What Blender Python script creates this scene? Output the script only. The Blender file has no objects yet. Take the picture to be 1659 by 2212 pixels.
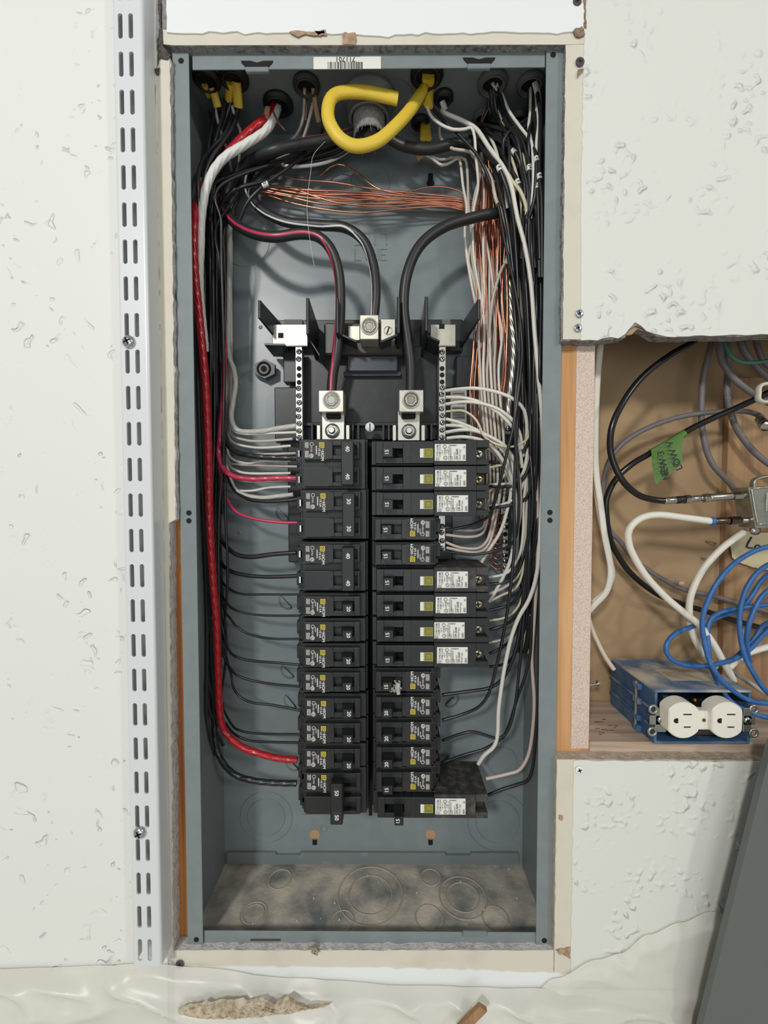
import bpy, bmesh, math, random
from mathutils import Vector, Matrix
random.seed(7)
SC = bpy.context.scene
COL = SC.collection
# ------------------------------------------------------------------ camera
CAMP = Vector((0.01675, -0.41398, 0.01605)); FPX = 935.5; W, H = 1659, 2212
PITCH, YAW, ROLL = -0.03484, 0.0064, -0.00104
cp, sp, cy, sy, cr, sr = math.cos(PITCH), math.sin(PITCH), math.cos(YAW), math.sin(YAW), math.cos(ROLL), math.sin(ROLL)
BZ = Matrix(((cy, -sy, 0), (sy, cy, 0), (0, 0, 1))) @ Matrix(((1, 0, 0), (0, cp, -sp), (0, sp, cp)))
r0, FW, u0 = BZ.col[0].copy(), BZ.col[1].copy(), BZ.col[2].copy()
RT = cr*r0 + sr*u0; UP = -sr*r0 + cr*u0
cam = bpy.data.objects.new('camera', bpy.data.cameras.new('camera')); COL.objects.link(cam)
rot = Matrix((RT, UP, -FW)).transposed()
cam.matrix_world = Matrix.Translation(CAMP) @ rot.to_4x4()
cam.data.sensor_fit = 'HORIZONTAL'; cam.data.sensor_width = 36; cam.data.lens = FPX/W*36
cam.data.clip_start = 0.01; cam.data.clip_end = 50
SC.camera = cam
# ------------------------------------------------------------------ light
SC.view_settings.view_transform = 'Standard'; SC.view_settings.look = 'None'
SC.view_settings.gamma = 1; SC.view_settings.use_curve_mapping = False
SC.view_settings.exposure = 0.06
wd = bpy.data.worlds.new('room_light'); SC.world = wd; wd.use_nodes = True
wd.node_tree.nodes['Background'].inputs[0].default_value = (0.95, 0.98, 1.0, 1)
wd.node_tree.nodes['Background'].inputs[1].default_value = 0.33
def area(name, loc, target, size, power, color=(1, 1, 1)):
    l = bpy.data.lights.new(name, 'AREA'); l.shape = 'RECTANGLE'; l.size, l.size_y = size; l.energy = power; l.color = color
    o = bpy.data.objects.new(name, l); COL.objects.link(o); o.location = loc
    d = Vector(target)-Vector(loc); o.rotation_euler = d.to_track_quat('-Z', 'Y').to_euler(); return o
area('ceiling_lamp', (-0.74, -2.0, 1.0), (0, 0, 0), (0.22, 0.22), 24, (1, 0.985, 0.95))
area('second_ceiling_lamp', (1.7, -1.9, 1.1), (0, 0, -.1), (0.2, 0.2), 11, (1, 0.95, 0.86))
area('front_fill_light', (0.1, -2.6, -0.3), (0, 0, 0), (1.4, 1.0), 10, (0.92, 0.97, 1))  # added broad soft fill from behind the camera, stands for no known source
# ------------------------------------------------------------------ helpers
def ray(px, py): return (FW*FPX + RT*(px-W/2) + UP*(H/2-py))
def P(px, py, Y):
    d = ray(px, py); return CAMP + d*((Y-CAMP.y)/d.y)
def PZ(px, py, Z):
    d = ray(px, py); return CAMP + d*((Z-CAMP.z)/d.z)
def s2l(c):
    c /= 255.0; return c/12.92 if c <= .04045 else ((c+.055)/1.055)**2.4
def C(r, g, b): return (s2l(r), s2l(g), s2l(b), 1)
MATS = {}
def mat(name, col, rough=.5, metal=0., spec=.5, noise=None, bump=None, coat=0, alpha=1, trans=0):
    """noise=(scale, colour2, lo, hi, detail); bump=(scale, strength, dist)"""
    if name in MATS: return MATS[name]
    m = bpy.data.materials.new(name); m.use_nodes = True; nt = m.node_tree; N = nt.nodes; L = nt.links
    b = N['Principled BSDF']; b.inputs['Base Color'].default_value = col; b.inputs['Roughness'].default_value = rough
    b.inputs['Metallic'].default_value = metal; b.inputs['Specular IOR Level'].default_value = spec
    b.inputs['Coat Weight'].default_value = coat; b.inputs['Alpha'].default_value = alpha
    b.inputs['Transmission Weight'].default_value = trans
    tc = N.new('ShaderNodeTexCoord')
    if noise:
        n = N.new('ShaderNodeTexNoise'); n.inputs['Scale'].default_value = noise[0]; n.inputs['Detail'].default_value = noise[4] if len(noise) > 4 else 5
        L.new(tc.outputs['Object'], n.inputs['Vector'])
        r = N.new('ShaderNodeValToRGB'); r.color_ramp.elements[0].position = noise[2]; r.color_ramp.elements[1].position = noise[3]
        r.color_ramp.elements[0].color = col; r.color_ramp.elements[1].color = noise[1]
        L.new(n.outputs['Fac'], r.inputs[0]); L.new(r.outputs[0], b.inputs['Base Color'])
    if bump:
        n2 = N.new('ShaderNodeTexNoise'); n2.inputs['Scale'].default_value = bump[0]; n2.inputs['Detail'].default_value = 4
        L.new(tc.outputs['Object'], n2.inputs['Vector'])
        bp = N.new('ShaderNodeBump'); bp.inputs['Strength'].default_value = bump[1]; bp.inputs['Distance'].default_value = bump[2]
        L.new(n2.outputs['Fac'], bp.inputs['Height']); L.new(bp.outputs[0], b.inputs['Normal'])
    MATS[name] = m; return m

class MB:
    def __init__(s): s.bm = bmesh.new(); s.mi = 0
    def faces(s, vs, fs, smooth=False):
        v = [s.bm.verts.new(p) for p in vs]; out = []
        for f in fs:
            try: q = s.bm.faces.new([v[i] for i in f])
            except ValueError: continue
            q.material_index = s.mi; q.smooth = smooth; out.append(q)
        return v, out
    def box(s, x0, x1, y0, y1, z0, z1, bev=0):
        if x0 > x1: x0, x1 = x1, x0
        if y0 > y1: y0, y1 = y1, y0
        if z0 > z1: z0, z1 = z1, z0
        vs = [(x, y, z) for x in (x0, x1) for y in (y0, y1) for z in (z0, z1)]
        v, f = s.faces(vs, [(0, 1, 3, 2), (4, 6, 7, 5), (0, 4, 5, 1), (2, 3, 7, 6), (0, 2, 6, 4), (1, 5, 7, 3)])
        if bev:
            es = list({e for q in f for e in q.edges})
            g = bmesh.ops.bevel(s.bm, geom=es, offset=bev, segments=1, profile=.5, affect='EDGES')
            for q in g['faces']: q.material_index = s.mi
    def pb(s, x0, y0, x1, y1, Yf, Yb, bev=0):
        xm, ym = (x0+x1)/2, (y0+y1)/2
        s.box(P(x0, ym, Yf).x, P(x1, ym, Yf).x, Yf, Yb, P(xm, y0, Yf).z, P(xm, y1, Yf).z, bev)
    def prism(s, pts, vec):
        n = len(pts); vec = Vector(vec); a = [Vector(p) for p in pts]; vs = a+[p+vec for p in a]
        s.faces(vs, [tuple(range(n)), tuple(reversed(range(n, 2*n)))]+[(i, n+i, n+(i+1) % n, (i+1) % n) for i in range(n)])
        
    def rag(s, pix, Y, th, jag=0, step=14, seed=1):
        """slab whose front outline is given by photo-derived corner points on the plane Y"""
        rr = random.Random(seed); out = []
        n = len(pix)
        for i in range(n):
            a = Vector(P(pix[i][0], pix[i][1], Y)); b = Vector(P(pix[(i+1) % n][0], pix[(i+1) % n][1], Y))
            j = pix[i][2] if len(pix[i]) > 2 else jag
            k = max(1, int((b-a).length/(step*.00045))) if j else 1
            d = (b-a); nn = Vector((-d.z, 0, d.x)).normalized() if d.length else Vector((0, 0, 0))
            for t in range(k):
                p = a+d*(t/k)
                if j and t: p = p+nn*(rr.gauss(0, 1)*j*.00045)
                out.append(p)
        s.prism(out, (0, th, 0))
    def cyl(s, c, ax, r, h, seg=16, r2=None, smooth=True, caps=True, rot=0):
        c = Vector(c); ax = Vector(ax).normalized(); u = ax.orthogonal().normalized(); w = ax.cross(u); r2 = r if r2 is None else r2
        A = [(u*math.cos(2*math.pi*i/seg+rot)+w*math.sin(2*math.pi*i/seg+rot)) for i in range(seg)]
        vs = [c+a*r for a in A]+[c+ax*h+a*r2 for a in A]
        s.faces(vs, [(i, (i+1) % seg, seg+(i+1) % seg, seg+i) for i in range(seg)], smooth)
        if caps:
            s.faces(vs[:seg], [tuple(reversed(range(seg)))]); s.faces(vs[seg:], [tuple(range(seg))])
    def lathe(s, c, ax, prof, seg=20, rot=0):
        c = Vector(c); ax = Vector(ax).normalized(); u = ax.orthogonal().normalized(); w = ax.cross(u)
        vs = []
        for r, h in prof:
            for i in range(seg):
                t = 2*math.pi*i/seg+rot; vs.append(c+ax*h+(u*math.cos(t)+w*math.sin(t))*r)
        fs = [(k*seg+i, k*seg+(i+1) % seg, (k+1)*seg+(i+1) % seg, (k+1)*seg+i) for k in range(len(prof)-1) for i in range(seg)]
        s.faces(vs, fs, True)
    def ring(s, c, ax, r, t, seg=28): # torus
        c = Vector(c); ax = Vector(ax).normalized(); u = ax.orthogonal().normalized(); w = ax.cross(u); vs = []; m = 6
        for i in range(seg):
            a = 2*math.pi*i/seg; d = u*math.cos(a)+w*math.sin(a)
            for j in range(m):
                b = 2*math.pi*j/m; vs.append(c+d*(r+t*math.cos(b))+ax*t*math.sin(b))
        s.faces(vs, [(i*m+j, ((i+1) % seg)*m+j, ((i+1) % seg)*m+(j+1) % m, i*m+(j+1) % m) for i in range(seg) for j in range(m)], True)
    def tube(s, pts, r, seg=8, twist=None, stripe=None, flat=1, step=.004, taper=None):
        """twist=(amp, lobes, turns per metre) ; stripe=[angles at control points], half width deg"""
        pts = [Vector(p) for p in pts]; path = []; par = []
        n = len(pts)
        for i in range(n-1):
            p0 = pts[max(i-1, 0)]; p1 = pts[i]; p2 = pts[i+1]; p3 = pts[min(i+2, n-1)]
            k = max(2, int((p2-p1).length/step))
            for j in range(k):
                t = j/k
                path.append(.5*((2*p1)+(p2-p0)*t+(2*p0-5*p1+4*p2-p3)*t*t+(3*p1-p0-3*p2+p3)*t**3)); par.append(i+t)
        path.append(pts[-1]); par.append(n-1.0)
        m = len(path); vs = []; acc = 0; up = None
        st = []
        for i, p in enumerate(path):
            T = (path[min(i+1, m-1)]-path[max(i-1, 0)])
            T = T.normalized() if T.length > 1e-9 else Vector((0, 0, 1))
            if i: acc += (p-path[i-1]).length
            f = Vector((0, -1, 0)); f = f-T*f.dot(T)
            if f.length < .25 and up is not None: f = up-T*up.dot(T)
            if up is not None: 
                g = up-T*up.dot(T)
                f = (f.normalized()*.35+g.normalized()*.65) if not stripe else f
            f = f.normalized() if f.length > 1e-6 else T.orthogonal().normalized(); up = f
            w = T.cross(f).normalized()
            rr = r*(taper(par[i]/(n-1)) if taper else 1)
            for k in range(seg):
                a = 2*math.pi*k/seg; q = rr
                if twist: q = rr*(1+twist[0]*(abs(math.cos(.5*twist[1]*a+acc*twist[2]*math.pi*2))-.6))
                vs.append(p+f*(math.cos(a)*q*flat)+w*(math.sin(a)*q))
            if stripe:
                j = min(int(par[i]), n-2); t = par[i]-j; t = t*t*(3-2*t); aa = math.radians(stripe[0][j]*(1-t)+stripe[0][j+1]*t)
                for q in range(5):
                    a = aa+math.radians(stripe[1])*(q-2)/2; k_ = rr*(1.012 if 0 < q < 4 else .995)
                    st.append(p+f*(math.cos(a)*k_*flat)+w*(math.sin(a)*k_))
        v, fs = s.faces(vs, [(i*seg+k, i*seg+(k+1) % seg, (i+1)*seg+(k+1) % seg, (i+1)*seg+k) for i in range(m-1) for k in range(seg)], True)
        if stripe:
            s.mi = 1; s.faces(st, [(i*5+q, i*5+q+1, i*5+q+6, i*5+q+5) for i in range(m-1) for q in range(4)], True); s.mi = 0
        s.faces(vs[:seg], [tuple(reversed(range(seg)))]); s.faces(vs[-seg:], [tuple(range(seg))])
    def text(s, t, c, size, rot=0, depth=0, n=(0, -1, 0), bold=0, sx=1):
        V, F = textmesh(t, bold); ca, sa = math.cos(math.radians(rot)), math.sin(math.radians(rot))
        nn = Vector(n).normalized(); rx = Vector((0, 0, 1)).cross(nn).normalized() if abs(nn.z) < .9 else Vector((1, 0, 0)); ux = nn.cross(rx)
        c = Vector(c)
        vs = []
        for x, y in V:
            x *= size*sx; y *= size; vs.append(c+rx*(x*ca-y*sa)+ux*(x*sa+y*ca))
        s.faces(vs, F)
    def quad(s, c, w, h, rot=0):   # flat facing -Y
        ca, sa = math.cos(math.radians(rot)), math.sin(math.radians(rot)); c = Vector(c)
        s.faces([c+Vector((x*ca-z*sa, 0, x*sa+z*ca)) for x, z in ((-w/2, -h/2), (w/2, -h/2), (w/2, h/2), (-w/2, h/2))], [(0, 1, 2, 3)])
    def done(s, name, mats, parent=None, loc=None, label=None):
        bmesh.ops.recalc_face_normals(s.bm, faces=s.bm.faces[:])
        me = bpy.data.meshes.new(name)
        if parent is not None:
            r = parent
            while r.parent: r = r.parent
            off = Vector(r.location)
        else:
            if loc is None:
                vs = [v.co for v in s.bm.verts]
                loc = Vector(((min(v.x for v in vs)+max(v.x for v in vs))/2, (min(v.y for v in vs)+max(v.y for v in vs))/2, min(v.z for v in vs)))
            off = Vector(loc)
        for v in s.bm.verts: v.co -= off
        s.bm.to_mesh(me); s.bm.free()
        o = bpy.data.objects.new(name, me); COL.objects.link(o)
        for m in (mats if isinstance(mats, (list, tuple)) else [mats]): me.materials.append(m)
        if parent is not None: o.parent = parent
        else: o.location = off
        if label: o['label'] = label
        return o
TM = {}
def textmesh(t, bold=0):
    k = (t, bold)
    if k not in TM:
        cu = bpy.data.curves.new('t', 'FONT'); cu.body = t; cu.align_x = 'CENTER'; cu.align_y = 'CENTER'; cu.size = 1; cu.resolution_u = 2; cu.offset = bold
        o = bpy.data.objects.new('t', cu); COL.objects.link(o)
        me = o.to_mesh(); V = [(v.co.x, v.co.y) for v in me.vertices]; F = [tuple(p.vertices) for p in me.polygons]; o.to_mesh_clear()
        bpy.data.objects.remove(o); bpy.data.curves.remove(cu); TM[k] = (V, F)
    return TM[k]
def thing(name, label, cat, loc, group=None):
    o = bpy.data.objects.new(name, None); o.empty_display_size = .01; COL.objects.link(o); o.location = loc
    o['label'] = label; o['category'] = cat
    if group: o['group'] = group
    return o
def tag(o, label, cat, group=None, kind=None):
    o['label'] = label; o['category'] = cat
    if group: o['group'] = group
    if kind: o['kind'] = kind
    return o
def struct(o): o['kind'] = 'structure'; return o
def parse(s):
    out = []
    for q in s.split():
        a = [float(v) for v in q.split(',')]; out.append(inbox(a[0], a[1], a[2]/1000))
    return out
def inbox(px, py, Y, m=.0032):
    """keep a wire point inside the steel box"""
    Y = min(Y, .0915); p = P(px, py, Y)
    for _ in range(40):
        if -.1797+m < p.x < .1797-m and p.z < .4295 or Y < .003: break
        Y -= .0015; p = P(px, py, Y)
    return p
def wire(name, path, r, m, label, cat='wire', group=None, **k):
    """r in mm; the path is a string of 'x,y,depth' or a list of points"""
    b = MB(); pts = parse(path) if isinstance(path, str) else path
    b.tube(pts, r/1000, **k)
    o = b.done(name, m, loc=pts[0]); return tag(o, label, cat, group)
# ------------------------------------------------------------------ materials
BOX = mat('grey_enamel', C(122, 131, 133), .34, spec=.5, noise=(60, C(128, 137, 139), .4, .7), bump=(900, .04, .0004))
BOXF = mat('grey_enamel_matt', C(122, 131, 132), .55, noise=(60, C(128, 137, 138), .4, .7), bump=(900, .04, .0004))
BOXD = mat('grey_enamel_scratched', C(116, 124, 125), .4, noise=(45, C(140, 147, 146), .62, .8, 8))
PL = mat('black_plastic', C(37, 39, 40), .38, spec=.42, noise=(90, C(50, 51, 51), .5, .8), bump=(700, .08, .0003))
PL2 = mat('black_plastic_dull', C(30, 31, 32), .5, noise=(160, C(54, 52, 50), .55, .85))
PLD = mat('black_plastic_dusty', C(44, 44, 44), .6, noise=(120, C(98, 92, 84), .45, .8, 8), bump=(500, .2, .0004))
HND = mat('handle_plastic', C(30, 31, 32), .45)
HNDG = mat('grey_handle_plastic', C(72, 73, 74), .5)
DARK = mat('dark_recess', C(10, 10, 11), .8)
WHT = mat('white_print', C(225, 225, 220), .6)
STK = mat('white_sticker', C(226, 226, 218), .5)
INK = mat('black_ink', C(35, 35, 36), .6)
GINK = mat('grey_ink', C(95, 95, 95), .6)
YEL = mat('yellow_print', C(226, 205, 60), .5)
OLV = mat('olive_print', C(168, 164, 62), .5)
TIN = mat('tin_plated_metal', C(196, 193, 180), .42, metal=.8, noise=(120, C(180, 177, 165), .45, .75), bump=(300, .1, .0003))
ALU = mat('aluminium', C(190, 188, 178), .42, metal=.9, bump=(400, .1, .0003))
ZINC = mat('zinc_screw', C(195, 198, 202), .22, metal=1)
BRASS = mat('brass', C(190, 160, 90), .3, metal=1)
COP = mat('bare_copper', C(214, 150, 122), .3, metal=.9, noise=(60, C(176, 110, 84), .4, .8))
WB = mat('black_insulation', C(34, 35, 37), .33, spec=.5)
WBM = mat('main_cable_jacket', C(40, 40, 41), .42)
WW = mat('white_insulation', C(222, 218, 206), .38)
WWP = mat('off_white_insulation', C(196, 184, 172), .4)
WWY = mat('ivory_insulation', C(208, 200, 168), .4)
WWT = mat('white_stranded_insulation', C(226, 226, 222), .35)
RED = mat('red_insulation', C(170, 26, 36), .28)
PINK = mat('rose_red_insulation', C(190, 55, 85), .3)
YJ = mat('yellow_jacket', C(226, 194, 62), .45, bump=(250, .1, .0005))
TANP = mat('kraft_paper', C(176, 140, 105), .8)
CRM = mat('cream_drywall', C(214, 208, 192), .85, noise=(30, C(204, 196, 178), .5, .8), bump=(250, .15, .0006))
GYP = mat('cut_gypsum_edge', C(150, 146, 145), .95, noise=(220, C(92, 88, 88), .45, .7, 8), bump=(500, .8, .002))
GYPL = mat('pale_gypsum_edge', C(205, 202, 198), .95, noise=(160, C(165, 160, 156), .45, .75, 8), bump=(400, .6, .002))
STDM = mat('white_enamel', C(216, 219, 220), .3)
WOOD = None
def wood(name, c1, c2, sc=(60, 60, 3), rough=.7, blotch=None, wave=18):
    m = mat(name, c1, rough); N = m.node_tree.nodes; L = m.node_tree.links; b = N['Principled BSDF']
    tc = N.new('ShaderNodeTexCoord'); mp = N.new('ShaderNodeMapping'); mp.inputs['Scale'].default_value = sc
    n = N.new('ShaderNodeTexNoise'); n.inputs['Scale'].default_value = 1.6; n.inputs['Detail'].default_value = 6; n.inputs['Distortion'].default_value = .6
    r = N.new('ShaderNodeValToRGB'); r.color_ramp.elements[0].position = .35; r.color_ramp.elements[1].position = .68
    r.color_ramp.elements[0].color = c1; r.color_ramp.elements[1].color = c2
    L.new(tc.outputs['Object'], mp.inputs[0]); L.new(mp.outputs[0], n.inputs[0]); L.new(n.outputs['Fac'], r.inputs[0])
    L.new(r.outputs[0], b.inputs['Base Color'])
    bp = N.new('ShaderNodeBump'); bp.inputs['Strength'].default_value = .2; bp.inputs['Distance'].default_value = .0005
    L.new(n.outputs['Fac'], bp.inputs['Height']); L.new(bp.outputs[0], b.inputs['Normal'])
    return m
PINE = wood('pine', C(214, 168, 118), C(190, 138, 88))
PINEO = wood('orange_pine', C(190, 125, 62), C(150, 88, 40))
OSB = wood('old_brown_wood', C(172, 138, 102), C(138, 106, 76))
SILL = wood('dusty_sill_wood', C(206, 190, 174), C(172, 148, 126), (3, 60, 60))
GLUE = mat('speckled_primer', C(218, 200, 186), .9, noise=(900, C(190, 162, 146), .46, .66, 3), bump=(600, .4, .001))
KRAFT = mat('brown_paper_board', C(172, 146, 112), .85, noise=(9, C(154, 126, 94), .35, .75, 6), bump=(60, .1, .001))
GREY = mat('grey_coax_jacket', C(112, 108, 110), .45, noise=(200, C(150, 146, 144), .62, .8, 8))
CBK = mat('glossy_black_coax', C(22, 22, 22), .22)
CWH = mat('white_cable_jacket', C(226, 222, 208), .45)
CBL = mat('blue_cable_jacket', C(44, 98, 158), .42, noise=(150, C(70, 118, 170), .5, .8))
CGR = mat('green_cable_jacket', C(60, 110, 92), .4)
BLUE = mat('dusty_blue_plastic', C(62, 100, 142), .55, noise=(34, C(165, 160, 150), .50, .72, 9), bump=(300, .2, .0005))
BLUEF = mat('blue_plastic', C(58, 92, 130), .5, noise=(60, C(100, 122, 146), .45, .8))
BLUED = mat('thickly_dusted_blue_plastic', C(86, 112, 142), .7, noise=(22, C(196, 186, 172), .36, .58, 10), bump=(300, .3, .0008))
OUTL = mat('ivory_receptacle', C(232, 228, 214), .35)
TAPE = mat('green_tape', C(84, 120, 54), .5)
PAPER = mat('yellowed_tape', C(200, 190, 150), .6)

# wall paint with splatter texture
def paint(name, col, sc=38, lo=.56, hi=.62, mscale=9, mlo=.48, mhi=.58, strength=.9, dist=.003, invert=False, smooth=False):
    m = mat(name, col, .55, spec=.3); N = m.node_tree.nodes; L = m.node_tree.links; b = N['Principled BSDF']
    tc = N.new('ShaderNodeTexCoord')
    n = N.new('ShaderNodeTexNoise'); n.inputs['Scale'].default_value = sc; n.inputs['Detail'].default_value = .3 if smooth else 1.5; n.inputs['Distortion'].default_value = .25 if smooth else .8
    k = N.new('ShaderNodeTexNoise'); k.inputs['Scale'].default_value = mscale; k.inputs['Detail'].default_value = 2
    f = N.new('ShaderNodeTexNoise'); f.inputs['Scale'].default_value = 5; f.inputs['Detail'].default_value = 3
    for q in (n, k, f): L.new(tc.outputs['Object'], q.inputs['Vector'])
    def ramp(src, a, z):
        r = N.new('ShaderNodeMapRange'); r.interpolation_type = 'SMOOTHSTEP'
        r.inputs['From Min'].default_value = a; r.inputs['From Max'].default_value = z; L.new(src, r.inputs['Value']); return r.outputs[0]
    a = ramp(n.outputs['Fac'], lo, hi); c = ramp(k.outputs['Fac'], mlo, mhi)
    mu = N.new('ShaderNodeMath'); mu.operation = 'MULTIPLY'; L.new(a, mu.inputs[0]); L.new(c, mu.inputs[1])
    ad = N.new('ShaderNodeMath'); ad.operation = 'MULTIPLY_ADD'; L.new(f.outputs['Fac'], ad.inputs[0]); ad.inputs[1].default_value = .6; L.new(mu.outputs[0], ad.inputs[2])
    bp = N.new('ShaderNodeBump'); bp.inputs['Strength'].default_value = strength; bp.inputs['Distance'].default_value = dist; bp.invert = invert
    L.new(ad.outputs[0], bp.inputs['Height']); L.new(bp.outputs[0], b.inputs['Normal'])
    return m
WALL = paint('textured_white_paint', C(222, 223, 215), 135, .50, .86, 19, .47, .62, .8, .0034, smooth=True)
WALLL = paint('gouged_white_paint', C(228, 229, 223), 75, .62, .74, 14, .42, .58, .75, .0026, True)
WALLT = mat('fresh_white_paint', C(233, 236, 235), .5, bump=(12, .05, .004))
# ------------------------------------------------------------------ walls (drywall 13 mm, faces at Y = -6.5 mm)
YF = -.0065; YP = -.0078; TH = .013
def slab(name, pix, m, Y=YF, th=TH, jag=0, seed=1, **k):
    b = MB(); b.rag(pix, Y, th, jag, seed=seed, **k); o = b.done(name, m); return struct(o)
slab('wall_left', [(-1500, -500), (345, -500), (346, 90), (340, 100), (367, 124, 1.2), (381, 1122, 1), (366, 1130, 1.2), (374, 2045, .8), (376, 2062), (376, 2600), (-1500, 2600)], [GYPL], seed=2)
slab('wall_left_paint', [(-1500, -500), (341, -500), (336, 92, .8), (352, 1122, .8), (362, 2075), (362, 2600), (-1500, 2600)], WALLL, YP, .0012, seed=3)
slab('wall_left_bare_strip', [(336, 92), (367, 124, .7), (379, 1122), (364, 1130), (372, 2060), (362, 2075, .6), (352, 1122, .6)], CRM, -.0071, .0006, seed=5)
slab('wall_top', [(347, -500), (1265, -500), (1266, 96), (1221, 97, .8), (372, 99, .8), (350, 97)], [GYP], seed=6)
slab('wall_top_bare_strip', [(352, 64), (1263, 60), (1264, 95), (1221, 96), (372, 97.5, .4), (352, 95)], CRM, -.0071, .0006, seed=7)
slab('wall_top_paint', [(349, -500), (1263, -500), (1263, 60), (1235, 68, 1.6), (1000, 70, 1.6), (790, 76, 1), (700, 71, .9), (620, 70, 1.6), (360, 69, .5)], WALLT, YP-.0006, .002, seed=8)
# right hand wall, bottom edge bitten by the cut-out
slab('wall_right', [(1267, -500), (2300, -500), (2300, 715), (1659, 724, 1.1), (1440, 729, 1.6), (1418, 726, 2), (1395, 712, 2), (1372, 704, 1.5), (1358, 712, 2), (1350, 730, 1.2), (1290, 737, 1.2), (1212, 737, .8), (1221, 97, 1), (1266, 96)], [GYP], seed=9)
slab('wall_right_bare_strip', [(1267, 60), (1267, 400), (1262, 733), (1216, 733, .6), (1222, 97, .6), (1266, 96)], CRM, -.0071, .0006, seed=10)
slab('wall_right_paint', [(1267, -500), (2300, -500), (2300, 712), (1659, 722, .8), (1440, 727, 1.2), (1412, 720, 3), (1372, 696, 2), (1350, 722, 2), (1290, 735, 1), (1255, 735, .5), (1256, 400, 1.4), (1262, 100, 1)], WALL, YP, .0012, seed=11)
slab('wall_right_lower', [(1202, 1640, .8), (1659, 1643, .8), (2300, 1646), (2300, 2700), (1196, 2700), (1196, 2052)], [mat('dusty_gypsum_edge', C(192, 178, 160), .95, noise=(140, C(160, 140, 120), .4, .75, 8), bump=(400, .7, .002))], seed=12)
slab('wall_right_lower_bare_strip', [(1203, 1641), (1242, 1641), (1234, 2092, .8), (1232, 2300), (1196, 2300), (1198, 2052, .6)], CRM, -.0071, .0006, seed=13)
slab('wall_right_lower_paint', [(1240, 1643, .7), (1659, 1646, .5), (2300, 1649), (2300, 2700), (1229, 2700), (1233, 2092, 1), ], WALL, YP, .0012, seed=14)
slab('wall_bottom', [(376, 2052, 1), (1196, 2052, .7), (1196, 2700), (376, 2700)], [GYPL], seed=15)
slab('wall_bottom_bare_strip', [(378, 2053, .7), (1195, 2053, .5), (1195, 2100), (378, 2100)], CRM, -.0071, .0006, seed=16)
slab('wall_bottom_paint', [(378, 2088, .8), (800, 2090, 1), (1100, 2098, 1.5), (1231, 2105, 1), (1231, 2700), (378, 2700)], WALLT, YP, .0012, seed=17)
# crumbled joints and torn patches
b = MB()
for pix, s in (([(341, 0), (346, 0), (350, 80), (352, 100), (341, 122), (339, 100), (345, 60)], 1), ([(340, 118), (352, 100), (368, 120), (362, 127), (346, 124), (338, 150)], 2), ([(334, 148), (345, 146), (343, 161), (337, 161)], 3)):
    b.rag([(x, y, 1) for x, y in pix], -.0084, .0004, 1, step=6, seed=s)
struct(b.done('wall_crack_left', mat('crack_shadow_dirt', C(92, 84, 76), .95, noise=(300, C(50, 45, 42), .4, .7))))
b = MB()
for pix, s in (([(1262, -20), (1266, -20), (1267, 60), (1261, 58)], 1), ([(1238, 66), (1258, 56), (1264, 74), (1252, 80), (1244, 78)], 2), ([(1248, 150), (1262, 148), (1252, 160), (1246, 168)], 4)):
    b.rag([(x, y, 1) for x, y in pix], -.0088, .0003, 1, step=6, seed=s)
struct(b.done('wall_crack_right', mat('torn_paper_brown', C(150, 128, 104), .95, noise=(300, C(92, 78, 66), .4, .7))))
b = MB()
for pix, s in (([(624, 69), (646, 66), (668, 68), (700, 66), (702, 72), (680, 77), (660, 73), (644, 80), (632, 74)], 1), ([(739, 72), (768, 70), (770, 97), (740, 96)], 2), ([(678, 66), (704, 64), (706, 76), (690, 78)], 5)):
    b.rag([(x, y, 1) for x, y in pix], -.0086, .0003, 1, step=6, seed=s)
for x, y in ((1208, 1760), (1206, 2050)): b.rag([(x, y, 1), (x+8, y+2, 1), (x+6, y+14, 1), (x-1, y+10, 1)], -.0076, .0003, 1, step=5, seed=x)
b.rag([(1200, 2052, 1), (1232, 2046, 1), (1233, 2072, 1), (1215, 2062, 1)], -.0076, .0003, 1, step=6, seed=3)
struct(b.done('wall_torn_paper', mat('torn_kraft', C(178, 152, 126), .9, noise=(200, C(140, 108, 84), .4, .7))))
b = MB(); b.rag([(1356, 702, 1), (1372, 698, 1), (1392, 704, 1), (1408, 718, 1), (1396, 714, 1), (1378, 710, 1), (1366, 722, 1), (1354, 724, 1)], -.0050, .002, 1.2, step=6, seed=4)
struct(b.done('wall_torn_edge', mat('torn_kraft_edge', C(172, 142, 112), .95, bump=(300, .6, .002))))
# ------------------------------------------------------------------ framing and the open cavity at the right
def bx(name, x0, x1, y0, y1, z0, z1, m, bev=0):
    b = MB(); b.box(x0, x1, y0, y1, z0, z1, bev); return b.done(name, m)
X1 = P(1204, 1100, .0068).x; X2 = P(1279, 1200, .0068).x; XS = P(1239, 1200, .0068).x
ZT = P(1500, 1604, .0068).z
st = bx('wall_stud_centre', X1, X2, .0068, .0957, -.6, .75, [PINE], .0008); struct(st)
g = bx('wall_stud_centre_primer', XS, X2-.0006, .0064, .0069, ZT-.006, P(1250, 740, .0068).z, [GLUE]); struct(g)
struct(bx('wall_stud_left', P(380, 1500, .0068).x-.03, -.1835, .0068, .0957, -.6, .75, [PINEO]))
struct(bx('wall_cavity_back', X1-.03, .9, .0957, .103, -.7, .75, [KRAFT]))
struct(bx('wall_stud_back', P(1568, 1150, .087).x, .9, .087, .0956, ZT, P(1600, 815, .087).z, [OSB], .0006))
struct(bx('wall_stud_right', .60, .64, .0068, .0957, -.6, .75, [OSB]))
struct(bx('wall_sill_board', X2+.0005, .6, .0068, .0956, ZT-.038, ZT, [SILL], .001))
struct(bx('wall_header_board', X2+.0005, .6, .0068, .0956, .40, .44, [OSB], .001))
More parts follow.
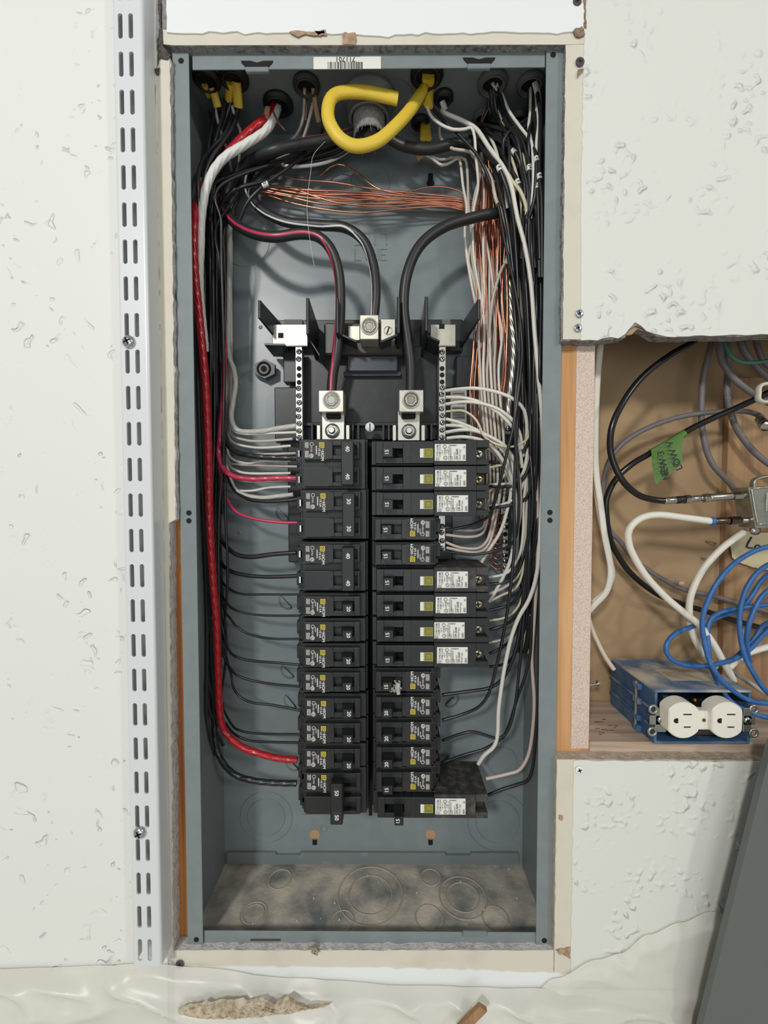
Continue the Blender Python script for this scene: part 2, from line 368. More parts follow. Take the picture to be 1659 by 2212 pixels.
# box enclosure --------------------------------------------------------------------------------------
ZB, ZU = -.430, .4313; XL, XR = -.181, .181; YB = .096; t = .0013
enc = thing('breaker_box', 'tall recessed grey steel electrical box full of breakers and wires', 'electrical box', (0, .05, ZB))
b = MB(); b.box(XL, XR, YB-t, YB, ZB, ZU); b.done('back_panel', BOX, enc)
b = MB(); b.box(XL, XL+t, 0, YB-t, ZB, ZU); b.done('side_panel', BOXD, enc)
b = MB(); b.box(XR-t, XR, 0, YB-t, ZB, ZU); b.done('side_panel', BOXD, enc)
b = MB(); b.box(XL+t, XR-t, 0, YB-t, ZU-t, ZU); b.done('top_panel', BOX, enc)
DUST = mat('dust_covered_enamel', C(116, 120, 119), .9, noise=(24, C(206, 196, 178), .36, .66, 14), bump=(260, .5, .0012))
b = MB(); b.box(XL+t, XR-t, 0, YB-t, ZB, ZB+t)
fl = b.done('bottom_panel', DUST, enc, label='dusty bottom panel')
b = MB(); b.box(XL, P(409, 130, 0).x, -.0012, .0, ZB, ZU, .0003); b.done('side_flange', BOXF, enc)
b = MB(); b.box(P(1179, 130, 0).x, XR, -.0012, .0, ZB, ZU, .0003); b.done('side_flange', BOXF, enc)
zl = P(800, 149, .001).z
b = MB(); b.box(P(415, 130, 0).x, P(1178, 130, 0).x, .0004, .0016, zl, ZU, .0003)
b.done('top_flange', BOXF, enc)
zb = P(800, 2014, .0).z
b = MB(); b.box(P(441, 2030, 0).x, P(1161, 2030, 0).x, .0004, .0016, ZB, zb, .0003); b.done('bottom_flange', BOXF, enc)
for x, y in ((391, 131), (1195, 118), (424, 2030), (1176, 2032), (408, 1108), (408, 1125), (1188, 1107), (1188, 1124)):
    b = MB(); b.cyl(P(x, y, -.0014), (0, 1, 0), .0026, .0006, 14); b.done('screw_hole', DARK, enc)
for x in (555, 1035):
    y = 136 if x < 800 else 129
    b = MB(); b.prism([P(x-35, y-5, -.0002), P(x-14, y-5, -.0002), P(x, y-1, -.0002), P(x+14, y-5, -.0002), P(x+35, y-5, -.0002), P(x+33, y, -.0002), P(x+24, y+9, -.0002), P(x-24, y+9, -.0002), P(x-33, y, -.0002)], (0, .0006, 0))
    h = b.done('latch_slot', DARK, enc)
    b = MB(); b.pb(x-25, y+7, x+25, y+18, -.003, .0004, .0006); b.done('latch_tab', BOX, enc)
b = MB(); b.prism([P(x, y, -.0001) for x, y in ((541, 2029), (606, 2029), (606, 2033), (541, 2033))], (0, .0005, 0)); b.done('latch_slot', mat('tarnished_slot', C(70, 66, 54), .8), enc)
b = MB(); b.pb(1000, 2013, 1052, 2026, -.002, .0004, .0005); b.done('latch_tab', BOXD, enc)
# bottom return lip on the back panel, with steps
b = MB(); b.prism([P(x, y, .0915) for x, y in ((490, 1866), (490, 1842), (595, 1842), (596, 1847), (648, 1847), (650, 1842), (962, 1843), (963, 1848), (1015, 1848), (1017, 1843), (1120, 1843), (1122, 1866))], (0, .0028, 0)); b.done('back_lip', BOXD, enc)
# knockouts
def ko(px, py, rs, on='back', t_=.0005):
    b = MB()
    for r in rs:
        if on == 'back': b.ring(P(px, py, YB-t), (0, 1, 0), r, t_, 40)
        elif on == 'floor':
            b.ring(PZ(px, py, ZB+t), (0, 0, 1), r, t_*1.4, 40)
        else: b.ring(PZ(px, py, ZU-t), (0, 0, 1), r, t_, 40)
    b.done('knockout', mat('dusty_rim', C(170, 162, 148), .9) if on == 'floor' else BOXD, enc)
ko(575, 1765, (.0315, .0225)); ko(1075, 1775, (.036, .026)); ko(1085, 1645, (.0175,)); ko(800, 395, (.022,)); ko(528, 520, (.029,)); ko(700, 1790, (.004,))
for x, y, r in ((605, 1899, (.013,)), (548, 1975, (.014, .011)), (800, 1932, (.036, .024)), (1000, 1938, (.026, .018)), (926, 1982, (.014,)), (1070, 1983, (.0135,)), (930, 1895, (.011,)), (740, 1990, (.012,))): ko(x, y, r, 'floor', .0006)
ko(715, 230, (.03,), 'top'); ko(850, 210, (.02,), 'top')
# keyholes, dimples, louvres
for x, y, m in ((680, 1803, TANP), (930, 1803, TANP), (930, 396, DARK)):
    b = MB(); s = 1 if y > 1000 else -.9
    b.cyl(P(x, y, YB-t-.0004), (0, 1, 0), .0062 if y > 1000 else .0045, .0005, 20); b.done('mounting_hole', m, enc)
    b = MB(); c = P(x, y+15*s, YB-t-.0003); b.box(c.x-.0026, c.x+.0026, c.y, c.y+.0004, c.z-.004, c.z+.004, .001); b.done('mounting_slot', DARK, enc)
for x, y in ((517, 1093), (518, 1151), (563, 707), (517, 826), (545, 1106)):
    b = MB(); b.lathe(P(x, y, YB-t), (0, -1, 0), [(.0024, 0), (.002, .0006), (.0008, .001), (0, .001)], 14); b.done('dimple', BOX, enc)
for x, y, a, w in ((612, 1110, -48, 1), (618, 1300, -48, 1), (622, 1450, -45, 1), (628, 1515, -50, 1), (632, 1650, -45, 1), (568, 808, -45, 1), (975, 1512, 45, 1), (966, 1640, 45, 1)):
    b = MB(); c = P(x, y, YB-t-.004); ca, sa = math.cos(math.radians(a)), math.sin(math.radians(a))
    pr = []
    for i in range(13):
        th = math.pi*i/12; pr.append((math.cos(th)*.008, math.sin(th)*.0055))
    A = [c+Vector((u*ca+v*sa, 0, u*sa-v*ca)) for u, v in pr]
    B = [P(x, y, YB-t)+Vector((u*1.35*ca+v*1.5*sa, 0, u*1.35*sa-v*1.5*ca)) for u, v in pr]
    n = len(A); b.faces(A+B, [(i, i+1, n+i+1, n+i) for i in range(n-1)]+[(0, n, 2*n-1, n-1)], True); b.faces(A, [tuple(range(n))])
    b.done('louvre', BOX, enc)
# embossed words
b = MB()
def strokes(word, cx, cy, h, w, gap, rot180):
    D = {'L': [((0, 1), (0, 0)), ((0, 0), (1, 0))], 'I': [((.5, 0), (.5, 1))], 'N': [((0, 0), (0, 1)), ((0, 1), (1, 0)), ((1, 0), (1, 1))], 'E': [((0, 0), (0, 1)), ((0, 1), (1, 1)), ((0, .5), (.8, .5)), ((0, 0), (1, 0))]}
    tot = len(word)*w+(len(word)-1)*gap
    for i, ch in enumerate(word):
        for (a, c) in D[ch]:
            q = []
            for (u, v) in (a, c):
                x = -tot/2+i*(w+gap)+u*w; y = (v-.5)*h
                if rot180: x, y = -x, -y
                q.append(P(cx+x, cy-y, YB-t))
            b.tube(q, .0009, 8, step=.002)
strokes('LINE', 801, 517, 25, 13, 5.5, True); strokes('LINE', 801, 550, 24, 13, 5.5, False)
b.done('embossed_lettering', BOX, enc)
# bar code sticker on the top lip (upside down)
b = MB(); b.pb(677, 122, 823, 148.5, -.0002, .0004, .0002)
b.mi = 1; c = P(746, 127.5, -.0004); b.text('711701', c, .0062, 180, bold=.01)
rr = random.Random(3); x = 708
while x < 782:
    w = rr.choice((1, 1, 1.6, 2.6)); c0 = P(x, 133.5, -.0004); c1 = P(x+w, 148.5, -.0004)
    b.quad(((c0.x+c1.x)/2, -.0004, (c0.z+c1.z)/2), c1.x-c0.x, c0.z-c1.z); x += w+rr.choice((1, 1.4, 2.2))
b.done('barcode_label', [STK, INK], enc, label='white barcode label')
# ------------------------------------------------------------------ shelf standard
xs0 = P(273, 300, -.027).x
std = thing('shelf_standard', 'long white double-slotted shelf upright screwed to the wall left of the box', 'shelf bracket rail', (P(300, 1000, -.0079).x, -.0079, P(300, 2086, -.02).z))
Yf = -.0265; xa = P(254, 300, Yf).x; xb = P(306, 300, Yf).x
zs0 = P(270, 56, Yf).z; zend = P(300, 2087, Yf).z
# slot columns
sl = [((P(261.5, 140, Yf).x), .0041), ((P(284, 140, Yf).x), .0041)]
b = MB(); th = .0016; ztop = .75
cols = [xa, sl[0][0]-.0020, sl[0][0]+.0020, sl[1][0]-.0020, sl[1][0]+.0020, xb]
for i in (0, 2, 4): b.box(cols[i], cols[i+1], Yf, Yf+th, zend, ztop)
pitch = .0335
zz = zs0
while zz > zend-.01: zz -= pitch
centres = []
z1 = (P(270, 56, Yf).z); z2 = P(277, 937, Yf).z; pitch = (z1-z2)/11; k = int((ztop-z1)/pitch)
zc = [z1+pitch*(k-i) for i in range(60) if z1+pitch*(k-i) > zend+.012]
hl = .0105
for i in (1, 3):
    prev = ztop
    for z in zc:
        if z+hl < prev: b.box(cols[i], cols[i+1], Yf, Yf+th, z+hl, prev)
        for s in (1, -1):   # rounded slot ends
            b.prism([(cols[i], Yf, z+s*hl), (cols[i]+.0012, Yf, z+s*hl), (cols[i], Yf, z+s*(hl-.0012))], (0, th, 0))
            b.prism([(cols[i+1], Yf, z+s*hl), (cols[i+1]-.0012, Yf, z+s*hl), (cols[i+1], Yf, z+s*(hl-.0012))], (0, th, 0))
        prev = z-hl
    b.box(cols[i], cols[i+1], Yf, Yf+th, zend, prev)
b.done('slotted_face', STDM, std)
for sgn, x in ((1, xb), (-1, xa)):
    b = MB(); pts = []
    R = .003
    prof = [(0, 0)]+[(R*math.sin(a), R-R*math.cos(a)) for a in [math.pi/2*i/6 for i in range(1, 7)]]+[(R, -.0079-Yf-.0002)]
    inn = [(p[0]-th if i > 5 else p[0]*.45, p[1] if i > 5 else p[1]+th) for i, p in enumerate(prof)]
    poly = [(x+sgn*u, Yf+v, zend) for u, v in prof]+[(x+sgn*u, Yf+v, zend) for u, v in reversed(inn)]
    b.prism(poly, (0, 0, ztop-zend)); b.done('side_wall', STDM, std)
def pan_screw(b, c, r, ax=(0, -1, 0), h=.0022, rot=0):
    b.mi = 0; b.lathe(c, ax, [(r, 0), (r*.98, h*.35), (r*.8, h*.75), (r*.45, h), (0, h)], 20)
    b.mi = 1; c = Vector(c)+Vector(ax)*(h+.00005); a = r*.55; w = r*.14
    for q in (rot, rot+90):
        b.quad(c, 2*a, 2*w, q)
for x, y, wh in ((279, 739, 'upper'), (303, 1797, 'lower')):
    b = MB(); pan_screw(b, P(x, y, Yf-.0002), .0058, h=.004, rot=25)
    tag(b.done('pan_head_screw', [ZINC, DARK]), 'zinc cross-head screw, the %s of two in the slotted upright' % wh, 'screw')
for x, y, w, m in ((1247, 3, 'dark drywall screw at the top edge of the picture beside the joint', 0), (1253, 133, 'dark drywall screw in the cream strip right of the box top', 0), (1252, 677, 'bare cross-head drywall screw above another by the cut-out corner', 1), (1249, 708, 'plaster-caked drywall screw below another by the cut-out corner', 1), (1252, 1664, 'paint-covered drywall screw below the wood stud', 2), (388, 2083, 'dark drywall screw at the lower left corner of the box opening', 0)):
    b = MB(); pan_screw(b, P(x, y, -.0086), .0040 if m != 1 else .0036, h=.0006, rot=20)
    tag(b.done('drywall_screw', [mat('black_screw', C(70, 64, 66), .6) if m == 0 else (ZINC if m == 1 else WALLT), DARK if m != 0 else INK]), w, 'screw')
# ------------------------------------------------------------------ bus chassis
ch = thing('bus_chassis', 'black moulded carrier with upright fins that holds both columns of breakers', 'breaker mounting base', P(800, 1780, .08))
b = MB()
b.pb(593, 836, 1005, 955, .078, .0885, .001); b.pb(622, 950, 978, 1215, .0785, .0885, .001); b.pb(655, 1210, 940, 1740, .0785, .0885, .001)
b.pb(612, 742, 662, 826, .074, .0885, .001); b.pb(985, 768, 1022, 836, .074, .0885, .001)
b.pb(600, 690, 1000, 760, .080, .0895, .001); b.pb(655, 748, 945, 950, .070, .080, .001)
b.done('base_plate', PL, ch)
b = MB(); b.pb(700, 697, 872, 765, .052, .074, .0015); b.mi = 1; b.text('N', P(797, 747, .0517), .0085, bold=.005)
b.done('cross_bar', [mat('black_plastic_reflection_tint', C(62, 56, 52), .32), mat('engraving', C(22, 20, 20), .6)], ch)  # lighter brownish tone paints a reflection into the black bar's colour
b = MB(); b.pb(750, 768, 859, 802, .058, .078, .001); b.pb(742, 802, 866, 812, .064, .078, .0005); b.done('centre_block', mat('slate_plastic', C(58, 64, 70), .35), ch)
def fin(pts, yb, tk=.0022):
    b = MB(); n = Vector((1, 0, 0)); q = [Vector(p) for p in pts]
    b.prism([p-n*tk/2 for p in q], n*tk)
    b.tube([q[0], q[-1]], tk*.75, 8)
    b.done('fin', PL, ch)
for x, ya, yb_, yf in ((561, 650, 688, .028), (665, 645, 722, .018), (729, 646, 720, .022), (861, 642, 720, .022), (921, 642, 715, .018), (1034, 648, 690, .028)):
    A = P(x, ya, yf); B = P(x, yb_, yf); dx = .012 if x in (561,) else (-.010 if x == 1034 else 0)
    b = MB(); tk = .0013
    q = [A, Vector((A.x+dx, .0885, A.z-.006)), Vector((A.x+dx, .0885, B.z-.012)), B]
    if x < 700: nrm = Vector((1, 0, 0))
    b.prism([p-Vector((tk, 0, 0)) for p in q], (2*tk, 0, 0))
    b.tube([A, B], tk*1.3, 8)
    b.done('fin', PL, ch)
for (x, y), (x2, y2), yf in (((663, 722), (690, 765), .030), ((731, 718), (770, 735), .03), ((860, 720), (822, 736), .03), ((921, 722), (950, 735), .03), ((571, 741), (615, 742), .05)):
    b = MB(); A = P(x, y, yf); B = P(x2, y2, yf)
    b.prism([A, B, Vector((B.x, .0885, B.z)), Vector((A.x, .0885, A.z))], (0, 0, -.002)); b.done('shelf_rib', PL, ch)
b = MB()
for x in (672, 684, 760, 772, 826, 838, 918, 930): b.pb(x, 915, x+4, 950, .050, .078)
b.pb(655, 912, 945, 920, .060, .078, .0006); b.done('rib_row', PL2, ch)
b = MB()
c = P(575, 800, .088); b.prism([c+Vector((math.cos(a)*.013, -.006, math.sin(a)*.011)) for a in [i*math.pi/3+.5 for i in range(6)]], (0, .006, 0))
b.mi = 1; b.ring(c+Vector((-.001, -.0065, 0)), (0, 1, 0), .007, .0012, 20); b.cyl(c+Vector((-.001, -.0066, 0)), (0, 1, 0), .0035, .0005, 14)
b.done('mounting_ear', [PL, DARK], ch)
b = MB(); b.pb(796, 950, 803, 1762, .0765, .085); b.done('centre_channel', DARK, ch)
# steel brackets
for x0, x1, nm, cx in ((588, 665, 'bright metal strap at the upper left of the carrier', 612), (929, 985, 'bright metal strap at the upper right of the carrier', 960)):
    o = thing('neutral_strap', nm, 'metal strap', P((x0+x1)/2, 748, .058))
    b = MB(); b.pb(x0, 700, x1, 748, .056, .0585, .0008); b.done('plate', TIN, o)
    b = MB(); b.pb(cx-12, 718 if cx < 700 else 699, cx+1, 731 if cx < 700 else 711, .0557, .057, .0006); b.done('slot', DARK, o)
    b = MB(); b.pb(x0+26, 690, x1-12, 703, .060, .070); b.done('clip', mat('grey_clip', C(92, 95, 92), .6), o)
def neutral_bar(x, ys, holes, lab, y0, y1, Yf, w, grp, tilt=0):
    o = thing('terminal_bar', lab, 'terminal bar', P(x, y1, Yf))
    b = MB(); b.pb(x-w, y0, x+w, y1, Yf, Yf+.010, .0005); b.done('bar', ALU, o)
    r = random.Random(int(x))
    for y in ys:
        b = MB(); pan_screw(b, P(x+r.uniform(-1.5, 1), y, Yf+.0003), .0030, h=.0022, rot=r.uniform(20, 160)); 
        b.done('terminal_screw', [ZINC, DARK], o)
    for y in holes:
        b = MB(); b.mi = 0; c = P(x, y, Yf-.0003); b.cyl(c, (0, 1, 0), .0026, .0006, 14); b.done('empty_hole', DARK, o)
sc_l = [760, 776, 839, 855, 870, 885, 900, 915, 931, 945]
neutral_bar(646, sc_l, (796, 811, 826), 'screw terminal bar left of the main lugs, above the left breaker column', 749, 952, .050, 7.5, None)
neutral_bar(955, [761, 776, 838, 852, 867, 883, 898, 913, 929, 945, 1137, 1150, 1168, 1184], (796, 810, 825), 'screw terminal bar right of the main lugs, feeding the white wires', 749, 1190, .050, 7.5, None)
neutral_bar(1092, [1080, 1098, 1112, 1124, 1139, 1170, 1185, 1199, 1212, 1226], (1154,), 'ground bar with copper wires beside the right wires, low in the box', 1072, 1240, .066, 6, None)
# lugs
def lug(x0, y0, x1, y1, cx, cy, r, Yf, lab, strap=None):
    o = thing('main_lug', lab, 'wire lug', P(cx, y1, Yf+.02))
    b = MB(); b.pb(x0, y0, x1, y1, Yf, Yf+.024, .0006); b.done('lug_block', TIN, o)
    b = MB(); c = P(cx, cy, Yf-.0002); k = r/ (FPX/(.414+Yf))
    b.ring(c, (0, 1, 0), k, .0008, 28); b.mi = 1; b.cyl(c, (0, 1, 0), k*.93, .0004, 24); b.mi = 0
    b.ring(c, (0, 1, 0), k*.66, .0010, 6); b.mi = 2; b.cyl(c+Vector((0, -.0006, 0)), (0, 1, 0), k*.5, .0008, 6)
    b.done('hex_screw', [ALU, mat('screw_shadow_metal', C(110, 108, 100), .35, metal=.9), mat('hex_socket', C(140, 138, 130), .4, metal=.9)], o)
    if strap:
        sx0, sx1, nx, ny = strap
        b = MB(); b.pb(sx0, y1-2, sx1, 952, Yf+.016, Yf+.019, .0005); b.pb(sx0-11, 918, sx0-3, 952, Yf+.012, Yf+.028, .0004); b.pb(sx1+3, 918, sx1+11, 952, Yf+.012, Yf+.028, .0004)
        b.done('strap', ALU, o)
        b = MB(); b.pb(sx0+9, y1+1, sx1-9, y1+13, Yf+.008, Yf+.017, .001); b.done('clip', DARK, o)
        b = MB(); c = P(nx, ny, Yf+.016); b.lathe(c, (0, -1, 0), [(.0078, 0), (.0078, .001), (.003, .0014)], 24)
        b.mi = 1; b.cyl(c+Vector((0, -.001, 0)), (0, -1, 0), .0056, .004, 6, smooth=False); b.mi = 2; b.cyl(c+Vector((0, -.0051, 0)), (0, -1, 0), .0036, .0001, 18); b.mi = 0; b.cyl(c+Vector((0, -.004, 0)), (0, -1, 0), .0028, .004, 14); b.done('nut', [ALU, mat('steel_nut', C(170, 172, 172), .35, metal=.9), DARK], o)
lug(688, 843, 742, 890, 716, 864, 17.5, .026, 'square metal lug gripping the black cable with the red stripe', (695, 744, 718, 931))
lug(862, 842, 915, 890, 888, 864, 17.5, .026, 'square metal lug gripping the plain black cable', (859, 907, 883, 932))
lug(777, 680, 818, 733, 798, 705, 17, .028, 'square brassy lug above the letter N gripping the white striped cable')
o = thing('bonding_lug', 'small square metal lug with a slotted screw beside the lug above the N', 'wire lug', P(838, 735, .04))
b = MB(); b.pb(822, 689, 854, 735, .036, .055, .0005); b.done('lug_block', TIN, o)
b = MB(); c = P(838, 714, .0358); b.ring(c, (0, 1, 0), .0041, .0005, 24); b.mi = 1; b.quad(c+Vector((0, -.0004, 0)), .0078, .0012, 70); b.done('slotted_screw', [ALU, DARK], o)
b = MB(); b.pb(752, 704, 777, 735, .048, .054, .0004); tag(b.done('neutral_link', TIN), 'bright metal link plate left of the lug above the N', 'metal plate')
o = thing('bonding_screw', 'white slotted round screw head between the two breaker columns', 'screw', P(799, 934, .045))
b = MB(); b.lathe(P(799, 923, .050), (0, -1, 0), [(.0052, 0), (.005, .002), (.0038, .003), (0, .0031)], 24); b.done('screw_head', mat('white_zinc', C(226, 226, 222), .4), o)
b = MB(); b.quad(P(799, 923, .0466), .0012, .008, 0); b.done('screw_slot', INK, o)
# ------------------------------------------------------------------ breakers
def miniprint(b, T, u, v, w, h, n, seed=0, a=0):
    """a small illegible block of print: n lines of short dashes"""
    r = random.Random(seed)
    for i in range(n):
        uu = u-w/2+w*(i+.5)/n; p = v+h/2
        while p > v-h/2:
            l = r.uniform(.6, 1.5); l = min(l, p-(v-h/2))
            if l > .2: b.quad(T(uu, p-l/2, -.00012), w/n*.55/1000, l/1000)
            p -= l+.35
class Frame:
    def __init__(s, xo, yc, sgn, Y=.0195): s.o = P(xo, yc, Y); s.s = sgn; s.Y = Y
    def __call__(s, u, v, dy=0): return Vector((s.o.x+s.s*u/1000, s.Y+dy, s.o.z+s.s*v/1000))
    def box(s, b, u0, u1, v0, v1, ya, yb, bev=.0004):
        A = s(u0, v0); B = s(u1, v1); b.box(A.x, B.x, ya, yb, A.z, B.z, bev)
def logo(T, u, v, sz, parent, m, ink=INK, off=-.0003, serif=False):
    b = MB(); q = sz/1000
    b.quad(T(u, v, off), q, q); b.mi = 1
    def frame(k, w):
        for a, c, ww, hh in ((0, k/2, k, w), (0, -k/2, k, w), (k/2, 0, w, k+w), (-k/2, 0, w, k+w)): b.quad(T(u+a, v+c, off-.0001), ww/1000, hh/1000)
    if serif:
        frame(sz*.72, sz*.055); frame(sz*.46, sz*.05); b.text('D', T(u, v, off-.00012), sz*.30/1000, 90 if T.s < 0 else -90, bold=.012)
    else:
        frame(sz*.62, sz*.10); b.quad(T(u, v, off-.0001), sz*.24/1000, sz*.24/1000)
    b.done('maker_badge', [m, ink], parent)
def toggle(T, parent, u, v, amp, hw=4.7, tip=.0075, wu=9.5, sl=2.5, name='toggle', rotn=None):
    """u = left of tip; slopes back toward the slot side"""
    b = MB(); s = T.s; Y0 = .030
    a0, a1 = u, u+wu
    def V(x, y, Yv): p = T(x, y); return (p.x, Yv, p.z)
    base = [V(a0-sl, v-hw, Y0), V(a1, v-hw, Y0), V(a1, v+hw, Y0), V(a0-sl, v+hw, Y0)]
    topp = [V(a0, v-hw*.92, tip), V(a1-.6, v-hw*.92, tip), V(a1-.6, v+hw*.92, tip), V(a0, v+hw*.92, tip)]
    b.faces(base+topp, [(0, 1, 2, 3), (4, 5, 6, 7), (0, 1, 5, 4), (1, 2, 6, 5), (2, 3, 7, 6), (3, 0, 4, 7)])
    b.mi = 1; c = V((a0+a1)/2+.6, v, tip-.0002)
    if amp: b.text(amp, c, .0052, -90*s if rotn is None else rotn, bold=.02)
    return b.done(name, [HND, WHT], parent)
BODYL = 'black %s-amp single breaker'
def breaker(xo, yc, s, amp, label, group=None, off=False, name='circuit_breaker', dusty=False, cls='plain'):
    T = Frame(xo, yc, s); o = thing(name, label, 'circuit breaker', T(35, -12.6, .04), group)
    o.location.z = T(0, 0).z-.0126
    L = 70.3 if s > 0 else 66
    b = MB(); T.box(b, 0, L, -12.4, 12.4, .032, .076); T.box(b, 3, L-2, -12.0, 12.0, .0255, .033, .0006); T.box(b, -5.5, 0, -9, 5, .040, .062)
    T.box(b, -3, 1, -11.6, -7, .036, .06); T.box(b, -2.6, 1, 6, 11.5, .036, .06)
    b.mi = 1; T.box(b, -5.8, -5.4, -5, 0, .046, .056, 0)
    b.done('housing', [PL2 if not dusty else PLD, DARK], o)
    h0, h1 = (36, 56.5)
    b = MB(); F = T.Y
    T.box(b, 6, h0, -10.2, 9.6, F, .031); T.box(b, h1, 62.5, -10.2, 9.6, F, .031); T.box(b, h0, h1, 4.9, 9.6, F, .031, .0002); T.box(b, h0, h1, -10.2, -4.9, F, .031, .0002)
    b.mi = 1; T.box(b, h0, h1, -4.9, 4.9, .0300, .0312, 0)
    b.mi = 2; T.box(b, h0-5, h0-4.6, -10, 0, F-.0001, F, 0); T.box(b, h1+2, h1+2.3, -10, 9, F-.0001, F, 0)
    for uu, vv, w_, h_ in ((17, -10.0, 29, .35), (17, 9.4, 29, .35), (59, 9.4, 7, .4), (46, 9.3, 20, .35)):
        T.box(b, uu-w_/2, uu+w_/2, vv-h_/2, vv+h_/2, F-.00012, F, 0)
    b.done('face', [PL, DARK, HNDG], o)
    b = MB(); T.box(b, 7.2, 31.2, -8.8, 7.4, F-.0001, F+.0002, 0); b.mi = 1
    r = -90*s
    if cls == 'plain':
        b.text('HOM', T(25.6, -6.0, -.00025), .0042, r, bold=.018); b.text('TYPE', T(25.6, -.6, -.00025), .0026, r); b.text('10 kA', T(22.4, -2.6, -.00025), .0034, r, bold=.01)
        b.text('LISTED', T(14.6, 1.2, -.00025), .0022, r); b.text('C.B.', T(14.6, -3, -.00025), .0022, r)
        b.ring(T(15, 5, -.0002), (0, 1, 0), .0017, .00025, 16)
        b.text('SP', T(14.6, -6.6, -.00025), .0024, r, bold=.02); b.ring(T(14.6, -6.6, -.0002), (0, 1, 0), .0018, .0004, 16)
    def Q(u, v, dy=0): return T(u, v, dy)
    miniprint(b, Q, 19.6, -1.0, 2.0, 9, 1, 3); miniprint(b, Q, 10.0, 4.6, 4, 5.6, 3, 4); miniprint(b, Q, 10.0, -4.6, 4, 6.5, 3, 5); miniprint(b, Q, 17.5, 2, 1.2, 5, 1, 9)
    b.done('print', [mat('label_black', C(40, 37, 35), .5), WHT], o)
    logo(T, 25.0, 4.6, 5.0, o, YEL)
    toggle(T, o, 46.5, 0, amp, sl=4)
    return o
def double(xo, yc, yc2, s, amp, label, off=False, u=45.5):
    T = Frame(xo, yc, s); T2 = Frame(xo, yc2, s); o = thing('double_breaker', label, 'circuit breaker', T(35, 0, .04)); dv = (T2.o.z-T.o.z)*1000*s
    o.location.z = T2.o.z-.0126
    L = 70.3; b = MB(); T.box(b, 0, L, dv-12.3, 12.4, .032, .076); T.box(b, 3, L-2, dv-11.9, 12.0, .0255, .033, .0006)
    for d in (0, dv): T.box(b, -5.5, 0, d-9, d+5, .040, .062); T.box(b, -3, 1, d-11.6, d-7, .036, .06)
    b.mi = 1
    for d in (0, dv): T.box(b, -1.2, 2.5, d-5, d+1.5, .0320, .05, 0)
    b.done('housing', [PL2, ZINC if not off else DARK], o)
    F = T.Y; hh = (36, 60) if not off else (36, 58)
    for d in (0, dv):
        b = MB(); h0, h1 = hh
        T.box(b, 6, h0, d-8.7, d+9.6, F, .031); T.box(b, h1, 62.5, d-8.7, d+9.6, F, .031); T.box(b, h0, h1, d+4.9, d+9.6, F, .031, .0002); T.box(b, h0, h1, d-8.7, d-4.9, F, .031, .0002)
        b.mi = 1; T.box(b, h0, h1, d-4.9, d+4.9, .0300, .0312, 0)
        b.mi = 2
        for uu, vv, w_, h_ in ((17, d-8.6, 29, .35), (17, d+9.4, 29, .35), (59, d+9.4, 7, .4)): T.box(b, uu-w_/2, uu+w_/2, vv-h_/2, vv+h_/2, F-.00012, F, 0)
        b.done('face', [PL, DARK, HNDG], o)
    b = MB(); T.box(b, 7.2, 31.2, -7.6, 8.6, F-.0001, F+.0002, 0); b.mi = 1; r = -90*s
    b.text('HOM', T(25.6, -5.6, -.00025), .0042, r, bold=.018); b.text('TYPE', T(25.6, .2, -.00025), .0026, r); b.text('10 kA', T(22.4, -1.6, -.00025), .0034, r, bold=.01)
    b.text('LISTED', T(14.6, 1.6, -.00025), .0022, r); b.ring(T(15, 6.2, -.0002), (0, 1, 0), .0017, .00025, 16)
    b.text('SP', T(14.6, -5.4, -.00025), .0024, r, bold=.02); b.ring(T(14.6, -5.4, -.0002), (0, 1, 0), .0018, .0004, 16)
    miniprint(b, T, 19.6, 0, 2.0, 9, 1, 3); miniprint(b, T, 10.0, 5.2, 4, 5.6, 3, 4); miniprint(b, T, 10.0, -3.8, 4, 6.5, 3, 5)
    b.done('print', [mat('label_black', C(40, 37, 35), .5), WHT], o)
    logo(T, 25.0, 5.4, 5.0, o, YEL)
    b = MB(); tipY = .0065 if not off else .004
    lo, hi = dv-8.2, 8.2
    T.box(b, u, u+12.2, lo, hi, tipY, .016, .0008); T.box(b, u+2, u+10.5, -4.5, 4.5, .015, .031); T.box(b, u+2, u+10.5, dv-4.5, dv+4.5, .015, .031)
    b.mi = 1
    for d in (0, dv):
        b.mi = 1; T.box(b, u+2.6, u+9.4, d-4.8+ (0), d+5.6, tipY-.0003, tipY+.0003, .0002)
        b.mi = 2; b.text(amp, T(u+6.2, d, 0)+Vector((0, tipY-.0006-F, 0)), .0056, -90*s, bold=.02)
    b.done('handle_tie', [HND, mat('handle_plate', C(44, 45, 46), .5), WHT], o)
    return o
